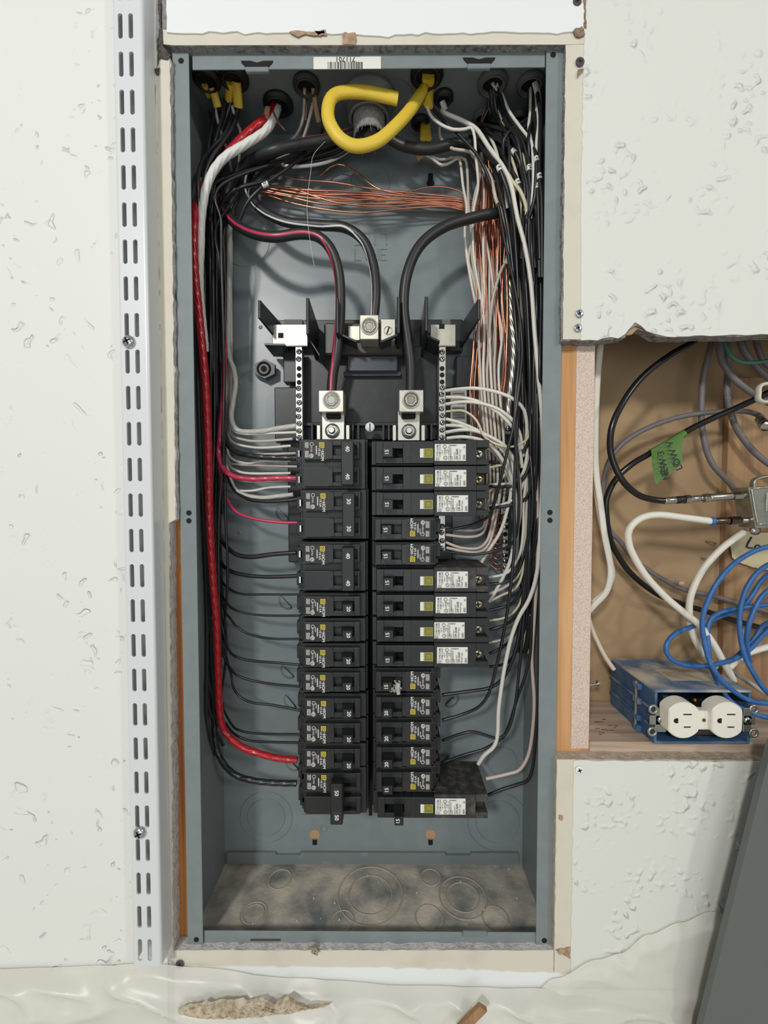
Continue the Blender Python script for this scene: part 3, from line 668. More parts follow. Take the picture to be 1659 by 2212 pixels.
def afci(yc, label, sx=0, off=False, dusty=False, group=None, sg=(205, 200, 180)):
    T = Frame(945, yc, -1); o = thing('arc_fault_breaker', label, 'circuit breaker', T(0, 0, .04), group); o.location.z = T(0, 0).z-.0127; F = T.Y
    b = MB()
    T.box(b, -40, 66, -12.5, 12.5, .032, .078)
    # outer module with the screw recess
    T.box(b, -39.5, 3.2, -12.4, 12.4, .0215, .033, .0003)
    T.box(b, -52, -39.5, 6.5, 12.4, .0215, .078, .0003); T.box(b, -52, -39.5, -12.4, -4.9, .0215, .078, .0003); T.box(b, -49.5, -39.5, -4.9, 6.5, .030, .078, .0003)
    b.done('housing', [PLD if dusty else PL2], o)
    b = MB(); h0, h1 = 34.5, 54
    T.box(b, 3.4, 26, -10.6, 10.6, F, .033); T.box(b, 26.2, h0, -10.6, 10.6, F, .033); T.box(b, h1, 61.5, -10.6, 10.6, F, .033)
    T.box(b, h0, h1, -10.6, -3.8, F, .033, .0002); T.box(b, h0, h1, 5.4, 10.6, F, .033, .0002)
    T.box(b, 61.5, 66, -12, 12, .028, .034)
    b.mi = 1; T.box(b, h0, h1, -3.8, 5.4, .0305, .032, 0)
    b.mi = 2
    for v in (-10.4, 10.4): T.box(b, 4, 61, v-.16, v+.16, F-.0001, F, 0)
    T.box(b, 25.8, 26.2, -10, 10, F-.0001, F, 0)
    b.done('face', [PL, DARK, HNDG], o)
    b = MB(); T.box(b, 13.9, 17.4, -3.6, 5.2, F-.0002, F, 0); b.done('test_button', WHT, o, label='white test button')
    logo(T, 9.2, .8, 9.0, o, OLV, serif=True)
    toggle(T, o, 45 if not off else 35.5, .8, '15', hw=4.8, sl=4 if not off else 0, tip=.0090 if not off else .002)
    k = sx/2.155
    b = MB(); T.box(b, 2.6+k, -28.6+k, -8.4, 8.4, .0212, .0216, .0001); b.mi = 1
    def q(s_, u, v, z, bo=.005): b.text(s_, T(u+k, v, .0009), z, 90, bold=bo)
    logo_u = -.2
    for a_, c_, w_, h_ in ((logo_u, 5.3, 3, .3), (logo_u, 7.9, 3, .3)): b.quad(T(a_+k, c_, .0009), w_/1000, h_/1000)
    for a_ in (logo_u-1.4, logo_u+1.4): b.quad(T(a_+k, 6.6, .0009), .0003, .0029)
    b.text('D', T(logo_u+k, 6.6, .0009), .0020, 90)
    q('TYPE HOM', -.2, -1.6, .0024); q('HOM115CAFI', -2.6, -1.8, .0021); q('120 V~', -4.9, -.8, .0018)
    q('LISTED', -7.6, -.9, .0022); q('C.B.', -9.6, -1.4, .0022); b.ring(T(-8+k, 5.4, .0009), (0, 1, 0), .0017, .0002, 18); b.ring(T(-7.4+k, -5.8, .0009), (0, 1, 0), .0016, .0002, 18)
    b.text('UL', T(-8+k, 5.4, .0008), .0016, 90); 
    q('ALSO LISTED AS', -11.6, .8, .0019); q('COMBINATION', -13.4, 1.6, .0019); q('AFCI', -15.0, 5.6, .0018)
    q('ISSUE NO.', -17.4, 3.2, .0018); q('DP-3640', -19.8, 1.8, .0030, .012); q('HACR Type', -22.6, 2.2, .0021)
    miniprint(b, lambda u, v, dy=0: T(u+k, v, .0009), -26.6, 4.6, 2.2, 5, 2, 2); b.ring(T(-27.0+k, -5.2, .0009), (0, 1, 0), .0010, .0002, 4)
    miniprint(b, lambda u, v, dy=0: T(u+k, v, .0009), -16, -7.0, .8, .8, 1, 2); b.quad(T(-15.5+k, -7, .0009), .0075, .0006)
    b.done('rating_label', [STK, mat('sticker_ink', C(70, 70, 70), .7)], o, label='white printed rating label')
    if not off:
        b = MB(); c = T(-42.6, .8, .0095); b.lathe(c, (0, -1, 0), [(.0041, 0), (.0040, .0012), (.0034, .0016), (0, .0016)], 20); b.mi = 1
        for a in (25, 115): b.quad(c+Vector((0, -.0017, 0)), .0011, .0062, a+sx*9)
        b.quad(c+Vector((0, -.00172, 0)), .0026, .0026, 20+sx*7)
        b.done('terminal_screw', [mat('plated_screw_%d' % sg[2], C(*sg), .35, metal=.6), DARK], o)
    return o
LX = 641
double(LX, 973, 1031, 1, '40', 'double 40-amp breaker at the top of the left column')
double(LX+3, 1083, 1140, 1, '30', 'double 30-amp breaker, second from the top of the left column')
double(LX+2, 1197, 1254, 1, '40', 'double 40-amp breaker just above the seven single 20-amp breakers')
names = ['first (uppermost)', 'second', 'third', 'fourth', 'fifth', 'sixth', 'seventh (lowest, dusty-topped)']
for i, y in enumerate((1309, 1364, 1419, 1473, 1529, 1583, 1638)):
    breaker(LX+3+(i > 3)*2, y, 1, '20', 'black single 20-amp breaker in the left column, the %s of seven' % names[i], 'single 20-amp breakers in the left column')
o = double(LX+6, 1690, 1741, 1, '50', 'switched-off double 50-amp breaker at the foot of the left column', off=True, u=33.5)
aw = ['topmost of the right column', 'second from the top of the right column, brassy screw', 'third from the top of the right column']
for i, y in enumerate((977, 1033, 1088)):
    afci(y, 'long 15-amp arc-fault breaker, '+aw[i], (0, -1, -5)[i], sg=((215, 212, 196), (214, 184, 130), (170, 160, 118))[i], group='long arc-fault breakers')
for i, y in enumerate((1143, 1198)):
    breaker(945, y, -1, '15', 'short 15-amp breaker in the right column, %s of the pair between the labelled long ones' % ('upper', 'lower')[i])
for i, y in enumerate((1253, 1308, 1363, 1417)):
    afci(y, 'long 15-amp arc-fault breaker, %s of the four below the short pair' % ('first', 'second', 'third', 'lowest')[i], (-5, -2, 2, -5)[i], dusty=(i == 0), sg=(205, 198, 165), group='long arc-fault breakers')
R5 = [(1473, '15', 'short 15-amp breaker with torn tape wrapped on its toggle'), (1528, '20', 'short 20-amp breaker right below the one with taped toggle'), (1582, '20', 'middle short 20-amp breaker of the three low in the right column'), (1636, '20', 'lowest short 20-amp breaker in the right column'), (1690, '15', 'short 15-amp breaker between the 20-amp ones and the switched-off long one')]
for y, a, l in R5: breaker(945, y, -1, a, l)
afci(1745, 'switched-off long 15-amp arc-fault breaker at the foot of the right column', -1, off=True, dusty=True)
# torn tape round the toggle
b = MB(); rr = random.Random(5)
T = Frame(945, 1473, -1)
for k in range(16):
    u0 = rr.uniform(38, 47); v0 = rr.uniform(-5, 5); p = [T(u0+rr.uniform(-2, 2), v0+rr.uniform(-1.5, 1.5), -.012+rr.uniform(-.002, .002)) for _ in range(4)]
    b.tube(p, rr.uniform(.0003, .0007), 5, step=.001)
b.prism([T(38, -3, -.0125), T(42, -5, -.0125), T(43, 2, -.0128), T(41, 8, -.0125), T(38, 7, -.0122), T(39, 2, -.0122)], (0, .0006, 0))
tag(b.done('tape_scrap', mat('torn_white_tape', C(176, 174, 166), .6)), 'torn crumpled whitish tape on the toggle of a 15-amp breaker', 'tape')
# ------------------------------------------------------------------ conduits and bushings in the top panel
def bushing(px, py, r, label, m, depth=None, inner=True, hang=.005):
    r *= .88
    c = PZ(px, py, ZU-.0014)
    if depth is not None: c = Vector((P(px, py, depth).x, depth, ZU-.0014))
    o = thing('cable_bushing', label, 'cable connector', c)
    b = MB(); b.lathe(c, (0, 0, -1), [(r*1.22, 0), (r*1.22, .003), (r*1.05, .0035), (r, hang), (r*.8, hang), (r*.8, 0)], 26)
    b.done('collar', m, o)
    b = MB(); b.cyl(c+Vector((0, 0, -.0006)), (0, 0, -1), r*.78, .0005, 22); b.done('opening', DARK, o)
    if inner:
        b = MB(); b.ring(c+Vector((0, 0, -hang)), (0, 0, 1), r*.9, r*.10, 24); b.done('lip', m, o)
    return c
CB = mat('black_bushing', C(30, 31, 32), .45); CG = mat('grey_bushing', C(98, 99, 98), .5)
for x, y, r, m, l in ((447, 168, .0125, CB, 'black cable connector in the top panel, far left corner'), (505, 166, .0135, CB, 'black cable connector above the two yellow sheaths, second from the left'),
    (601, 222, .0145, CB, 'black cable connector holding the thick red and white cables'), (662, 180, .0125, mat('dark_grey_bushing', C(62, 63, 63), .5), 'dark grey cable connector between the red cable and the yellow loop'),
    (922, 158, .0150, CB, 'large black cable connector where the yellow loop comes in'), (958, 208, .0095, CB, 'small black cable connector right of the yellow sheath end'),
    (908, 262, .0095, CB, 'small black cable connector at the rear below the yellow sheath'), (1064, 176, .0140, CG, 'grey cable connector in the top panel, second from the right'),
    (1146, 178, .0130, CG, 'grey cable connector in the far right corner of the top panel'), (1042, 250, .0100, CG, 'small grey rear cable connector below the second from the right'), (1120, 252, .0090, CG, 'small grey rear cable connector near the right wall')):
    bushing(x, y, r, l, m)
c = PZ(797, 212, ZU-.0014)
o = thing('service_conduit', 'wide ribbed grey conduit stub in the middle of the top panel', 'conduit', c)
CGR2 = mat('grey_conduit_metal', C(140, 145, 142), .35, metal=.3)
b = MB(); b.lathe(c, (0, 0, -1), [(.028, 0), (.028, .004), (.0215, .006), (.0215, .012), (.0225, .013), (.0225, .015), (.0205, .016), (.0225, .018), (.0205, .020), (.0215, .022), (.018, .022), (.018, 0)], 36); b.done('threaded_ring', CGR2, o)
b = MB(); b.lathe(c, (0, 0, -1), [(.0165, 0), (.0168, .020), (.0160, .034), (.0166, .040), (.0150, .040), (.015, 0)], 30)
b.done('liner', mat('frayed_grey_liner', C(146, 146, 144), .8, noise=(300, C(110, 108, 106), .45, .7), bump=(500, .5, .001)), o)
b = MB(); rr = random.Random(2)
for k in range(40):
    a = rr.uniform(0, 6.28); q = c+Vector((math.cos(a)*.0162, math.sin(a)*.0162, -.038)); b.tube([q, q+Vector((rr.uniform(-.003, .003), rr.uniform(-.003, .003), -rr.uniform(.003, .009)))], .00016, 4, step=.003)
b.done('frayed_fibres', mat('fibre', C(170, 165, 160), .8), o)
# ------------------------------------------------------------------ main cables
wire('main_cable', '795,262,58 770,285,54 720,300,50 650,312,46 590,326,40 535,352,54 498,395,62 486,436,62 498,472,52 535,500,38 590,512,30 650,505,30 690,513,30 718,545,30 733,600,32 735,680,36 728,760,38 719,810,40 716,850,40', 5.2, [WBM, PINK], 'thick black cable with a red stripe, curving down to the left lug', 'cable', seg=24, stripe=([40, 40, 40, 50, 70, 80, 60, 40, 20, 10, 10, 10, 15, 50, 70, 60, 40, 10, 0], 14))
wire('main_cable', '800,262,66 745,300,68 660,330,68 590,362,66 553,400,62 549,432,58 572,458,54 620,480,50 690,487,48 745,492,46 785,520,44 806,570,42 812,630,40 808,685,40', 5.0, [WBM, WHT], 'thick black cable with a white stripe, curving down to the lug above the N', 'cable', seg=24, stripe=([40, 40, 40, 50, 60, 55, 40, 30, 40, 20, 50, 70, 60, 40], 10))
wire('main_cable', '812,262,55 835,292,55 875,316,52 930,322,52 990,310,58 1050,320,70 1085,350,76 1098,400,66 1088,452,50 1030,468,44 960,490,38 908,530,34 880,590,32 872,660,34 880,730,36 887,790,38 887,850,40', 5.3, WBM, 'thick plain black cable, curving down to the right lug', 'cable', seg=20)
wire('yellow_cable', '926,160,45 918,185,40 890,232,30 855,272,20 815,305,12 770,316,8 735,300,6 713,268,6 708,240,8 716,212,12 740,200,16 790,200,20 859,214,24', 6.2, YJ, 'flat yellow sheathed cable looping through the top of the box, cut end free', 'cable', seg=20, flat=.75)
wire('yellow_sheath', '928,168,50 929,195,46 925,228,42', 5.4, YJ, 'stripped yellow sheath end beside the yellow loop', 'cable sheath', seg=14, flat=.7)
for ix, (p, l) in enumerate((('915,268,80 914,300,74', 'left one of two short yellow sheaths at the rear under the loop'), ('922,268,80 926,300,74', 'right one of two short yellow sheaths at the rear under the loop'),
    ('441,180,50 451,204,47', 'yellow sheath in the far left connector, left one'), ('459,190,50 471,232,46', 'yellow sheath in the far left connector, right one'),
    ('496,176,50 494,216,46', 'bright yellow sheath left of its twin in the second connector'), ('510,176,50 515,231,46', 'bright yellow sheath right of its twin in the second connector'))):
    wire('yellow_sheath', p, (3.6, 3.6, 4.2, 4.0, 5.0, 5.0)[ix], YJ, l, 'cable sheath', seg=14, flat=.7)
wire('kraft_paper_wrap', '578,232,44 574,256,42', 3.0, TANP, 'brown paper wrap at the end of the thick red and white cables', 'paper wrap', seg=8, flat=.5)
wire('kraft_paper_wrap', '677,190,50 681,225,46 688,262,44', 2.4, TANP, 'torn tan paper wrap hanging from the dark grey connector', 'paper wrap', seg=8, flat=.5)
wire('kraft_paper_wrap', '900,344,80 920,330,80', 3.2, TANP, 'scrap of brown paper under the thick black cable', 'paper wrap', seg=8, flat=.4)
wire('white_cable_sheath', '955,218,60 962,238,56', 3.2, WWT, 'torn white sheath end beside the yellow sheath', 'cable sheath', seg=10, flat=.5)
wire('white_cable_sheath', '1063,178,60 1076,195,52 1078,216,48', 3.0, WWT, 'white sheath end in the second connector from the right', 'cable sheath', seg=10, flat=.5)
wire('white_cable_sheath', '1155,176,44 1162,205,36 1163,242,32', 3.4, WWT, 'ragged white sheath end in the far right connector', 'cable sheath', seg=10, flat=.5)
for i, (x, a, z) in enumerate(((424, 470, 1500), (428, 560, 1620), (434, 640, 1560), (441, 700, 1400), (446, 900, 1600), (437, 500, 1000))):
    wire('black_wire', ' '.join('%g,%g,%g' % (x+(y-a)*.022+4*math.sin(y/170+i), y, 56+3*i) for y in range(a, z, 110))+' %g,%g,80' % (x+36, z+10), 1.7, WB, 'black wire hugging the left panel beside the thick red wire', group='black wires left of the thick red wire')
# thick stranded conductors
wire('stranded_wire', '600,232,60 590,258,48 572,284,40 530,312,34 488,338,28 462,368,24 446,404,22 438,444,22 434,484,24 433,530,26 431,580,32 433,650,42 444,760,60', 4.0, WWT, 'thick white stranded wire sweeping from the top connector down the left side', seg=36, twist=(.12, 6, 40), step=.0014)
wire('stranded_wire', '592,228,60 577,254,46 541,283,40 508,314,36 478,350,33 452,385,30 431,425,27 421,470,20 419,530,20 421,590,22 427,650,24 434,720,26 442,800,28 447,880,30 450,970,31 453,1120,32 460,1250,36 468,1350,40 471,1450,44 475,1540,48 487,1581,50 522,1613,48 565,1629,46 603,1638,46 642,1642,46', 3.7, RED, 'thick red stranded wire running down the left side to the lowest single breaker', seg=36, twist=(.12, 6, 40), step=.0014, taper=lambda t: 1.12-.2*t)
wire('stranded_wire', '494,560,88 490,640,84 486,700,76 485,772,68 482,851,62 478,904,58 474,950,56 473,985,54 484,1014,50 506,1029,46 545,1035,44 592,1033,44 644,1033,44', 2.7, PINK, 'rose red stranded wire entering the top 40-amp breaker', seg=36, twist=(.12, 6, 40), step=.0014)
wire('red_wire', '480,900,74 473,1000,68 481,1052,62 493,1083,58 513,1107,52 552,1121,48 603,1128,46 643,1129,46', 1.6, PINK, 'thin rose red wire entering the double 30-amp breaker')
wire('stranded_wire', '440,760,62 446,900,60 452,1100,62 458,1300,66 461,1440,66 463,1560,62 469,1620,58 485,1652,54 511,1675,50 548,1686,46 595,1691,46 640,1692,46', 3.1, WB, 'thick black stranded wire entering the switched-off 50-amp breaker', seg=36, twist=(.12, 6, 40), step=.0014)
wire('stranded_wire', '500,420,78 496,520,78 495,640,76 494,758,74 505,798,72 509,830,70 503,870,68 500,905,64 515,930,60 560,932,54 603,925,52 640,920,52', 2.7, mat('aged_white_insulation', C(190, 188, 180), .5), 'thick greyish white stranded wire ending highest on the left terminal bar', seg=36, twist=(.12, 6, 40), step=.0014)
wire('stranded_wire', '478,900,70 484,945,62 506,974,54 545,985,48 600,989,46 640,989,46', 2.9, WB, 'thick black stranded wire entering the top 40-amp breaker', seg=36, twist=(.12, 6, 40), step=.0014)
wire('stranded_wire', '484,985,74 499,1040,66 520,1066,58 562,1075,52 600,1072,50 634,1068,48', 2.3, mat('aged_white_insulation', C(190, 188, 180), .5), 'grey-white stranded wire with bare copper strands at its tip', seg=36, twist=(.12, 6, 40), step=.0014)
wire('black_wire', '484,1000,72 499,1046,64 516,1066,58 545,1080,52 592,1083,48 645,1078,46', 2.1, WB, 'black wire entering the double 30-amp breaker from the left')
WL = ['501,925,66 528,937,58 577,936,54 640,934,52', '498,935,70 527,950,60 565,953,56 632,948,53', '498,950,72 552,967,60 628,963,54', '498,966,74 515,981,64 560,982,58 642,979,52',
      '496,985,74 532,1001,62 565,996,56 628,995,54', '494,995,76 515,1003,68 555,1005,60 642,1008,54', '494,1000,76 512,1017,64 545,1023,58 628,1022,54', '492,1018,76 512,1034,66 545,1040,58 628,1037,54', '488,1030,76 508,1057,66 545,1060,58 580,1053,56 628,1051,54']
ordn = ['first', 'second', 'third', 'fourth', 'fifth', 'sixth', 'seventh', 'eighth', 'ninth']
for i, p in enumerate(WL):
    x0 = 502-i*1.5
    up = '%g,520,86 %g,640,84 %g,780,82 %g,%g,78 ' % (x0-2, x0-3, x0-2, x0-4, float(p.split(',')[1])-50)
    wire('white_wire', up+p, 1.45, WWP if i % 2 else WW, 'white wire curving right to the left breaker column, %s from the top' % ordn[i], group='white wires of the left side')
# black wires of the left bundle, each peeling off to its breaker
KL = [('476,1163,68 494,1186,60 514,1199,54 545,1203,50 592,1197,48 640,1194,46', 2.5, 'uppermost breaker with a 40 tie below the 30s'),
      ('475,1206,68 494,1231,60 527,1242,54 577,1246,50 645,1244,46', 2.2, 'lower pole of the 40-amp breaker in the middle'),
      ('476,1240,70 494,1270,62 522,1283,56 577,1284,52 648,1284,47', 1.3, 'gap above the first single 20-amp breaker'),
      ('474,1262,72 491,1303,64 514,1320,58 565,1329,54 648,1330,47', 1.3, 'first single 20-amp breaker'),
      ('478,1290,72 499,1338,62 524,1363,58 557,1375,54 597,1380,50 648,1380,47', 1.35, 'second single 20-amp breaker'),
      ('478,1345,72 494,1403,62 516,1421,57 552,1428,54 600,1432,50 648,1436,47', 1.5, 'third single 20-amp breaker'),
      ('480,1400,72 501,1448,62 527,1465,58 577,1476,54 648,1483,47', 1.4, 'fourth single 20-amp breaker'),
      ('486,1400,76 499,1455,68 505,1487,62 522,1508,58 552,1519,54 590,1523,52 650,1535,47', 1.4, 'fifth single 20-amp breaker'),
      ('478,1510,72 500,1564,64 522,1579,58 565,1585,54 650,1586,47', 1.3, 'sixth single 20-amp breaker'),
      ('476,1530,74 492,1568,66 510,1588,60 542,1600,56 590,1603,52 650,1604,47', 1.3, 'space between the sixth and seventh single breakers')]
rr = random.Random(11)
XB = [(350, 476), (400, 466), (480, 464), (560, 465), (640, 467), (800, 470), (950, 469), (1100, 464), (1250, 464), (1400, 468), (1500, 470)]
tops = [(499, 222, 46), (515, 240, 46), (486, 216, 46), (452, 240, 48), (500, 270, 60), (470, 260, 60), (640, 340, 66), (620, 350, 70), (560, 375, 72), (530, 360, 74)]
def bundle_path(i, n, yend, top, spread=40, dz=(38, 82)):
    ox = (i/(n-1)-.5)*spread; d = rr.uniform(*dz); s = ['%g,%g,%g' % top]
    for y, x in XB:
        if y > yend-45: break
        if y < top[1]+50: continue
        k = .75+.25*math.sin(y/130+i)
        s.append('%g,%g,%g' % (x+ox*k+rr.uniform(-3, 3), y, min(80, d+rr.uniform(-4, 4)+(8 if y > 600 else 0))))
    return ' '.join(s)+' '
for i, (p, r, l) in enumerate(KL):
    y0 = float(p.split(',')[1])
    wire('black_wire', bundle_path(i, 10, y0, tops[i])+p, r, WB, 'black wire curving right to the %s' % l, group='black wires of the left bundle')
for i in range(12):
    tp = [(460, 250, 52), (475, 240, 54), (510, 236, 50), (648, 335, 62), (590, 345, 74), (560, 352, 70)][i % 6]; ye = (1180, 1010, 1300, 960, 1240, 1090, 1160, 1330, 1440, 1000, 1130, 1400)[i]
    pth = bundle_path(i, 12, ye, tp, 50, (34, 78))
    wire('black_wire', pth+'%g,%g,80' % (470+i, ye-20), 1.5, WB, 'black wire packed inside the bundle along the left wall', group='black wires packed in the left bundle')
for p, l in (('461,236,46 458,270,46 450,322,44 448,380,46', 'hanging straight'), ('486,216,46 482,250,44 466,300,40 452,360,40', 'second'), ('500,262,46 486,290,40 454,325,32 436,352,24 428,380,18 428,410,18 430,470,24', 'outermost, curving in front'), ('515,236,46 506,270,40 484,305,34 458,340,28 444,373,26 438,410,28', 'third, curving in front')):
    wire('black_wire', p, 2.0, WB, 'black wire below the yellow sheaths at the top left, '+l)
for x, l, p in ((0, 'left one', '462,216,46 471,262,50 492,330,60 500,370,76'), (1, 'right one', '498,220,46 514,270,52 520,290,56 516,350,70 506,420,84')):
    wire('white_wire', p, 1.6, WWP, 'off-white wire coming out of the yellow sheaths at the top left, '+l)
wire('white_wire', '658,190,52 657,225,50 654,258,48 640,292,60 600,330,78', 1.6, WWP, 'white wire hanging from the dark grey connector, left one')
wire('white_wire', '676,222,48 668,256,46 655,300,56 640,330,70', 1.6, WWP, 'white wire hanging from the dark grey connector, right one')
wire('black_wire', '694,240,50 697,270,50 692,300,62', 1.4, WB, 'thin black wire right of the tan paper at the dark grey connector')
wire('bare_copper_wire', '590,240,44 600,262,42 616,282,40', .9, COP, 'short bare copper wire sticking out beside the thick white cable')
wire('bare_copper_wire', '663,195,54 663,220,54 660,260,60', .9, COP, 'short bare copper wire between two white wires at the dark grey connector')
wire('white_wire', '758,322,72 720,345,70 680,356,66 630,360,64 600,352,66 575,345,72', 1.7, WWT, 'white wire curving left under the main cables, below the yellow loop')
wire('white_wire', '544,358,60 531,382,58 530,410,56 545,436,56 570,456,60', 1.2, WWP, 'white wire arching behind the diagonal numbered black wire')
wire('white_wire', '515,375,80 508,420,82 498,470,82 492,520,82 494,600,80', 2.6, mat('aged_ivory_insulation', C(176, 168, 146), .5), 'aged ivory sheath behind the black bundle at the upper left')
wire('black_wire', '660,330,58 620,365,50 590,385,44 560,410,42 533,440,44 516,478,50', 1.9, WB, 'black wire with a number marker running diagonally at the upper left')
wire('black_wire', '600,385,52 560,395,48 520,405,46 492,422,48 470,460,58', 2.0, WB, 'black wire crossing behind the diagonal numbered one')
def marker(pts, r, lab, num=None, rot=0):
    o = thing('wire_marker', lab, 'wire marker', pts[0])
    b = MB(); b.tube(pts, r, 12); b.done('sleeve', STK, o)
    if num:
        c = (pts[0]+pts[-1])/2; b = MB(); b.text(num, c+Vector((0, -r-.0003, 0)), .0042, rot, bold=.02); b.done('number', INK, o)
marker([P(567, 402, .0395), P(579, 396, .0395)], .0024, 'small white wire marker on the diagonal black wire at the upper left', '2', -60)
marker([P(433, 386, .036), P(434, 397, .036)], .0022, 'small white wire marker left of the thick red wire')
for i, (p, l) in enumerate((('775,285,56 700,318,58 640,330,60 585,350,62', 'upper'), ('780,290,62 720,325,64 650,345,68 560,372,70', 'middle'), ('785,292,64 730,335,68 650,355,72 540,386,74', 'lower'), ('770,280,52 690,310,54 600,335,60 540,365,62', 'rearmost'))):
    wire('black_wire', p, 2.2, WB, 'black wire running left beneath the striped main cable, %s of the four' % l)
# a single fine strand hanging down
wire('fine_strand', '702,306,20 677,335,18 671,372,18 664,430,18 664,470,18 671,530,18 679,576,18', .22, mat('nylon_fibre', C(200, 200, 198), .4), 'single hair-thin fibre hanging in front of the main cables', 'fibre', seg=5)
# bare copper bundle crossing the back
HC = [('597,372,78 637,387,78 720,394,80 817,410,80 906,418,80 1001,431,80', 1), ('560,395,78 597,403,76 661,415,76 751,419,78 820,426,80 1004,442,78', 1), ('556,402,74 610,412,74 700,425,74 800,432,76 900,431,78 1000,436,78', 1), ('560,408,72 640,424,72 740,433,74 850,428,76 940,436,78 1002,447,78', 1),
      ('555,412,70 620,424,72 700,441,72 790,440,76 900,439,76 1000,449,78', 1), ('560,400,80 640,405,80 760,424,80 860,430,80 1003,437,80', 1), ('550,416,74 576,421,74 632,439,72 698,452,70 778,459,70 880,450,74 959,446,76 1004,455,78', 1), ('690,380,84 728,355,84 770,372,84 800,398,82 830,412,80 900,425,80 1000,440,80', .9),
      ('560,398,76 650,410,74 760,414,76 880,424,78 1005,433,80', 1), ('640,410,74 720,436,72 820,446,74 930,441,76 1000,452,78', 1), ('870,418,82 920,405,82 960,404,82 995,414,82 1012,432,82', .9), ('570,405,78 680,420,78 800,421,78 900,436,78 1005,445,78', 1)]
def yat(p, x=760):
    q = [tuple(map(float, v.split(',')))[:2] for v in p.split()]
    for (a, b_), (c_, d_) in zip(q, q[1:]):
        if a <= x <= c_: return b_+(d_-b_)*(x-a)/(c_-a)
    return q[0][1]
OR12 = ['topmost', 'second', 'third', 'fourth', 'fifth', 'sixth', 'seventh', 'eighth', 'ninth', 'tenth', 'eleventh', 'lowest']
srt = sorted(range(12), key=lambda k: yat(HC[k][0])); RANK = {k: OR12[j] for j, k in enumerate(srt)}
for i, (p, r) in enumerate(HC):
    nx = 1016+i*4.5; p += ' %g,462,80 %g,520,80 %g,640,80' % (nx, nx+10, nx+8)
    wire('bare_copper_wire', p, r, COP, 'bare copper wire crossing the back of the box, %s of twelve from the top' % RANK[i], group='copper wires across the back', step=.006)
rr = random.Random(21)
for i in range(15):
    f = i/14; d = rr.uniform(60, 84); s = []
    x0 = 1030+f*52; tops_ = [(1010+f*50, 330, 78), (1020+f*60, 300, 74)][i % 2]
    s.append('%g,%g,%g' % tops_)
    for y, x in ((400, 1034+f*50), (520, 1026+f*62+rr.uniform(-4, 4)), (640, 1028+f*60+rr.uniform(-5, 5)), (760, 1022+f*70+rr.uniform(-6, 6)), (860, 1018+f*68+rr.uniform(-5, 5)), (940, 1020+f*68+rr.uniform(-5, 5))):
        s.append('%g,%g,%g' % (x, y, d+rr.uniform(-4, 4)))
    s.append('%g,1020,82 %g,1100,84' % (1025+f*55, 1030+f*50))
    ys = 1080+f*145; s.append('%g,%g,80 1090,%g,72' % (1060, ys-4 if ys > 1130 else 1135, max(ys, 1120)))
    wire('bare_copper_wire', ' '.join(s), .82, COP, 'bare copper ground wire in the upright bundle right of the carrier', group='upright copper ground wires', step=.007)
for i, x in enumerate((1040, 1047, 1055, 1063, 1071, 1080)):
    p = '%g,560,74 %g,640,66 %g,720,60 %g,800,54 %g,880,52 %g,950,54 %g,1040,62 %g,1110,68' % (1030+i*9, 1036+i*7, x-6+(i % 3)*5, x-3, x+2, x+8, x+12, x+4)
    wire('white_wire', p, 1.5, (WWP, WW)[i % 2], 'greyish white wire between the upright coppers level with the terminal bar, %s from the left' % ordn[i])
wire('stranded_wire', '1103,490,72 1106,540,70 1100,600,68 1103,680,66 1109,740,64 1107,800,62 1100,860,62 1097,905,62', 3.4, ALU, 'thick bare aluminium stranded cable ending in the ground lug', seg=36, twist=(.22, 7, 40), step=.0014)
wire('bare_copper_wire', '1093,560,60 1096,660,58 1094,760,56 1090,830,58 1082,870,60 1078,930,66', 1.5, COP, 'twisted pair of copper strands beside the aluminium cable', seg=12, twist=(.35, 2, 60))
o = thing('ground_lug', 'grey metal lug at the lower end of the aluminium cable', 'wire lug', P(1098, 940, .06))
b = MB(); b.pb(1089, 896, 1104, 938, .058, .072, .0006); b.done('lug_block', ALU, o)
b = MB(); pan_screw(b, P(1098, 926, .0578), .0034); b.done('terminal_screw', [ZINC, DARK], o)
b = MB(); b.pb(1000, 840, 1000, 840, .08, .081); 
# printed stickers on the inside
o = thing('barcode_sticker', 'pale barcode sticker behind the white wires right of the terminal bar', 'sticker', P(990, 915, .0775))
b = MB(); b.pb(973, 842, 1008, 916, .0772, .0779, .0001); b.mi = 1; y = 846; rr = random.Random(6)
while y < 906:
    h = rr.choice((1, 1.3, 2.2, 3)); c0 = P(977, y, .077); c1 = P(1004, y+h, .077); b.quad(((c0.x+c1.x)/2, .0770, (c0.z+c1.z)/2), abs(c1.x-c0.x), abs(c0.z-c1.z)); y += h+rr.choice((1.2, 1.8, 6 if 868 < y < 874 else 1.5))
b.done('face', [mat('grey_sticker', C(190, 188, 180), .6), INK], o)
b = MB(); b.pb(1016, 845, 1019, 945, .086, .0868, .0001); tag(b.done('side_sticker', mat('grey_sticker', C(190, 188, 180), .6)), 'narrow pale sticker edge behind the copper bundle', 'sticker')
o = thing('warning_sticker', 'orange sticker reading WARNING behind the right hand wires', 'sticker', P(1120, 945, .092))
b = MB(); b.pb(1103, 848, 1130, 948, .0935, .0945, .0001); b.done('panel', mat('orange_print', C(180, 98, 52), .6), o)
b = MB(); b.pb(1104, 862, 1114, 946, .0931, .0936, 0); b.mi = 1; b.text('WARNING', P(1125, 903, .0930), .0085, 90, bold=.02); c = P(1109, 900, .0929); miniprint(b, lambda u, v, dy=0: c+Vector((u/1000, 0, v/1000)), 0, 0, 3, 34, 2, 5)
b.done('lettering', [mat('silver_print', C(150, 148, 142), .5), mat('dark_print', C(60, 30, 22), .6)], o)
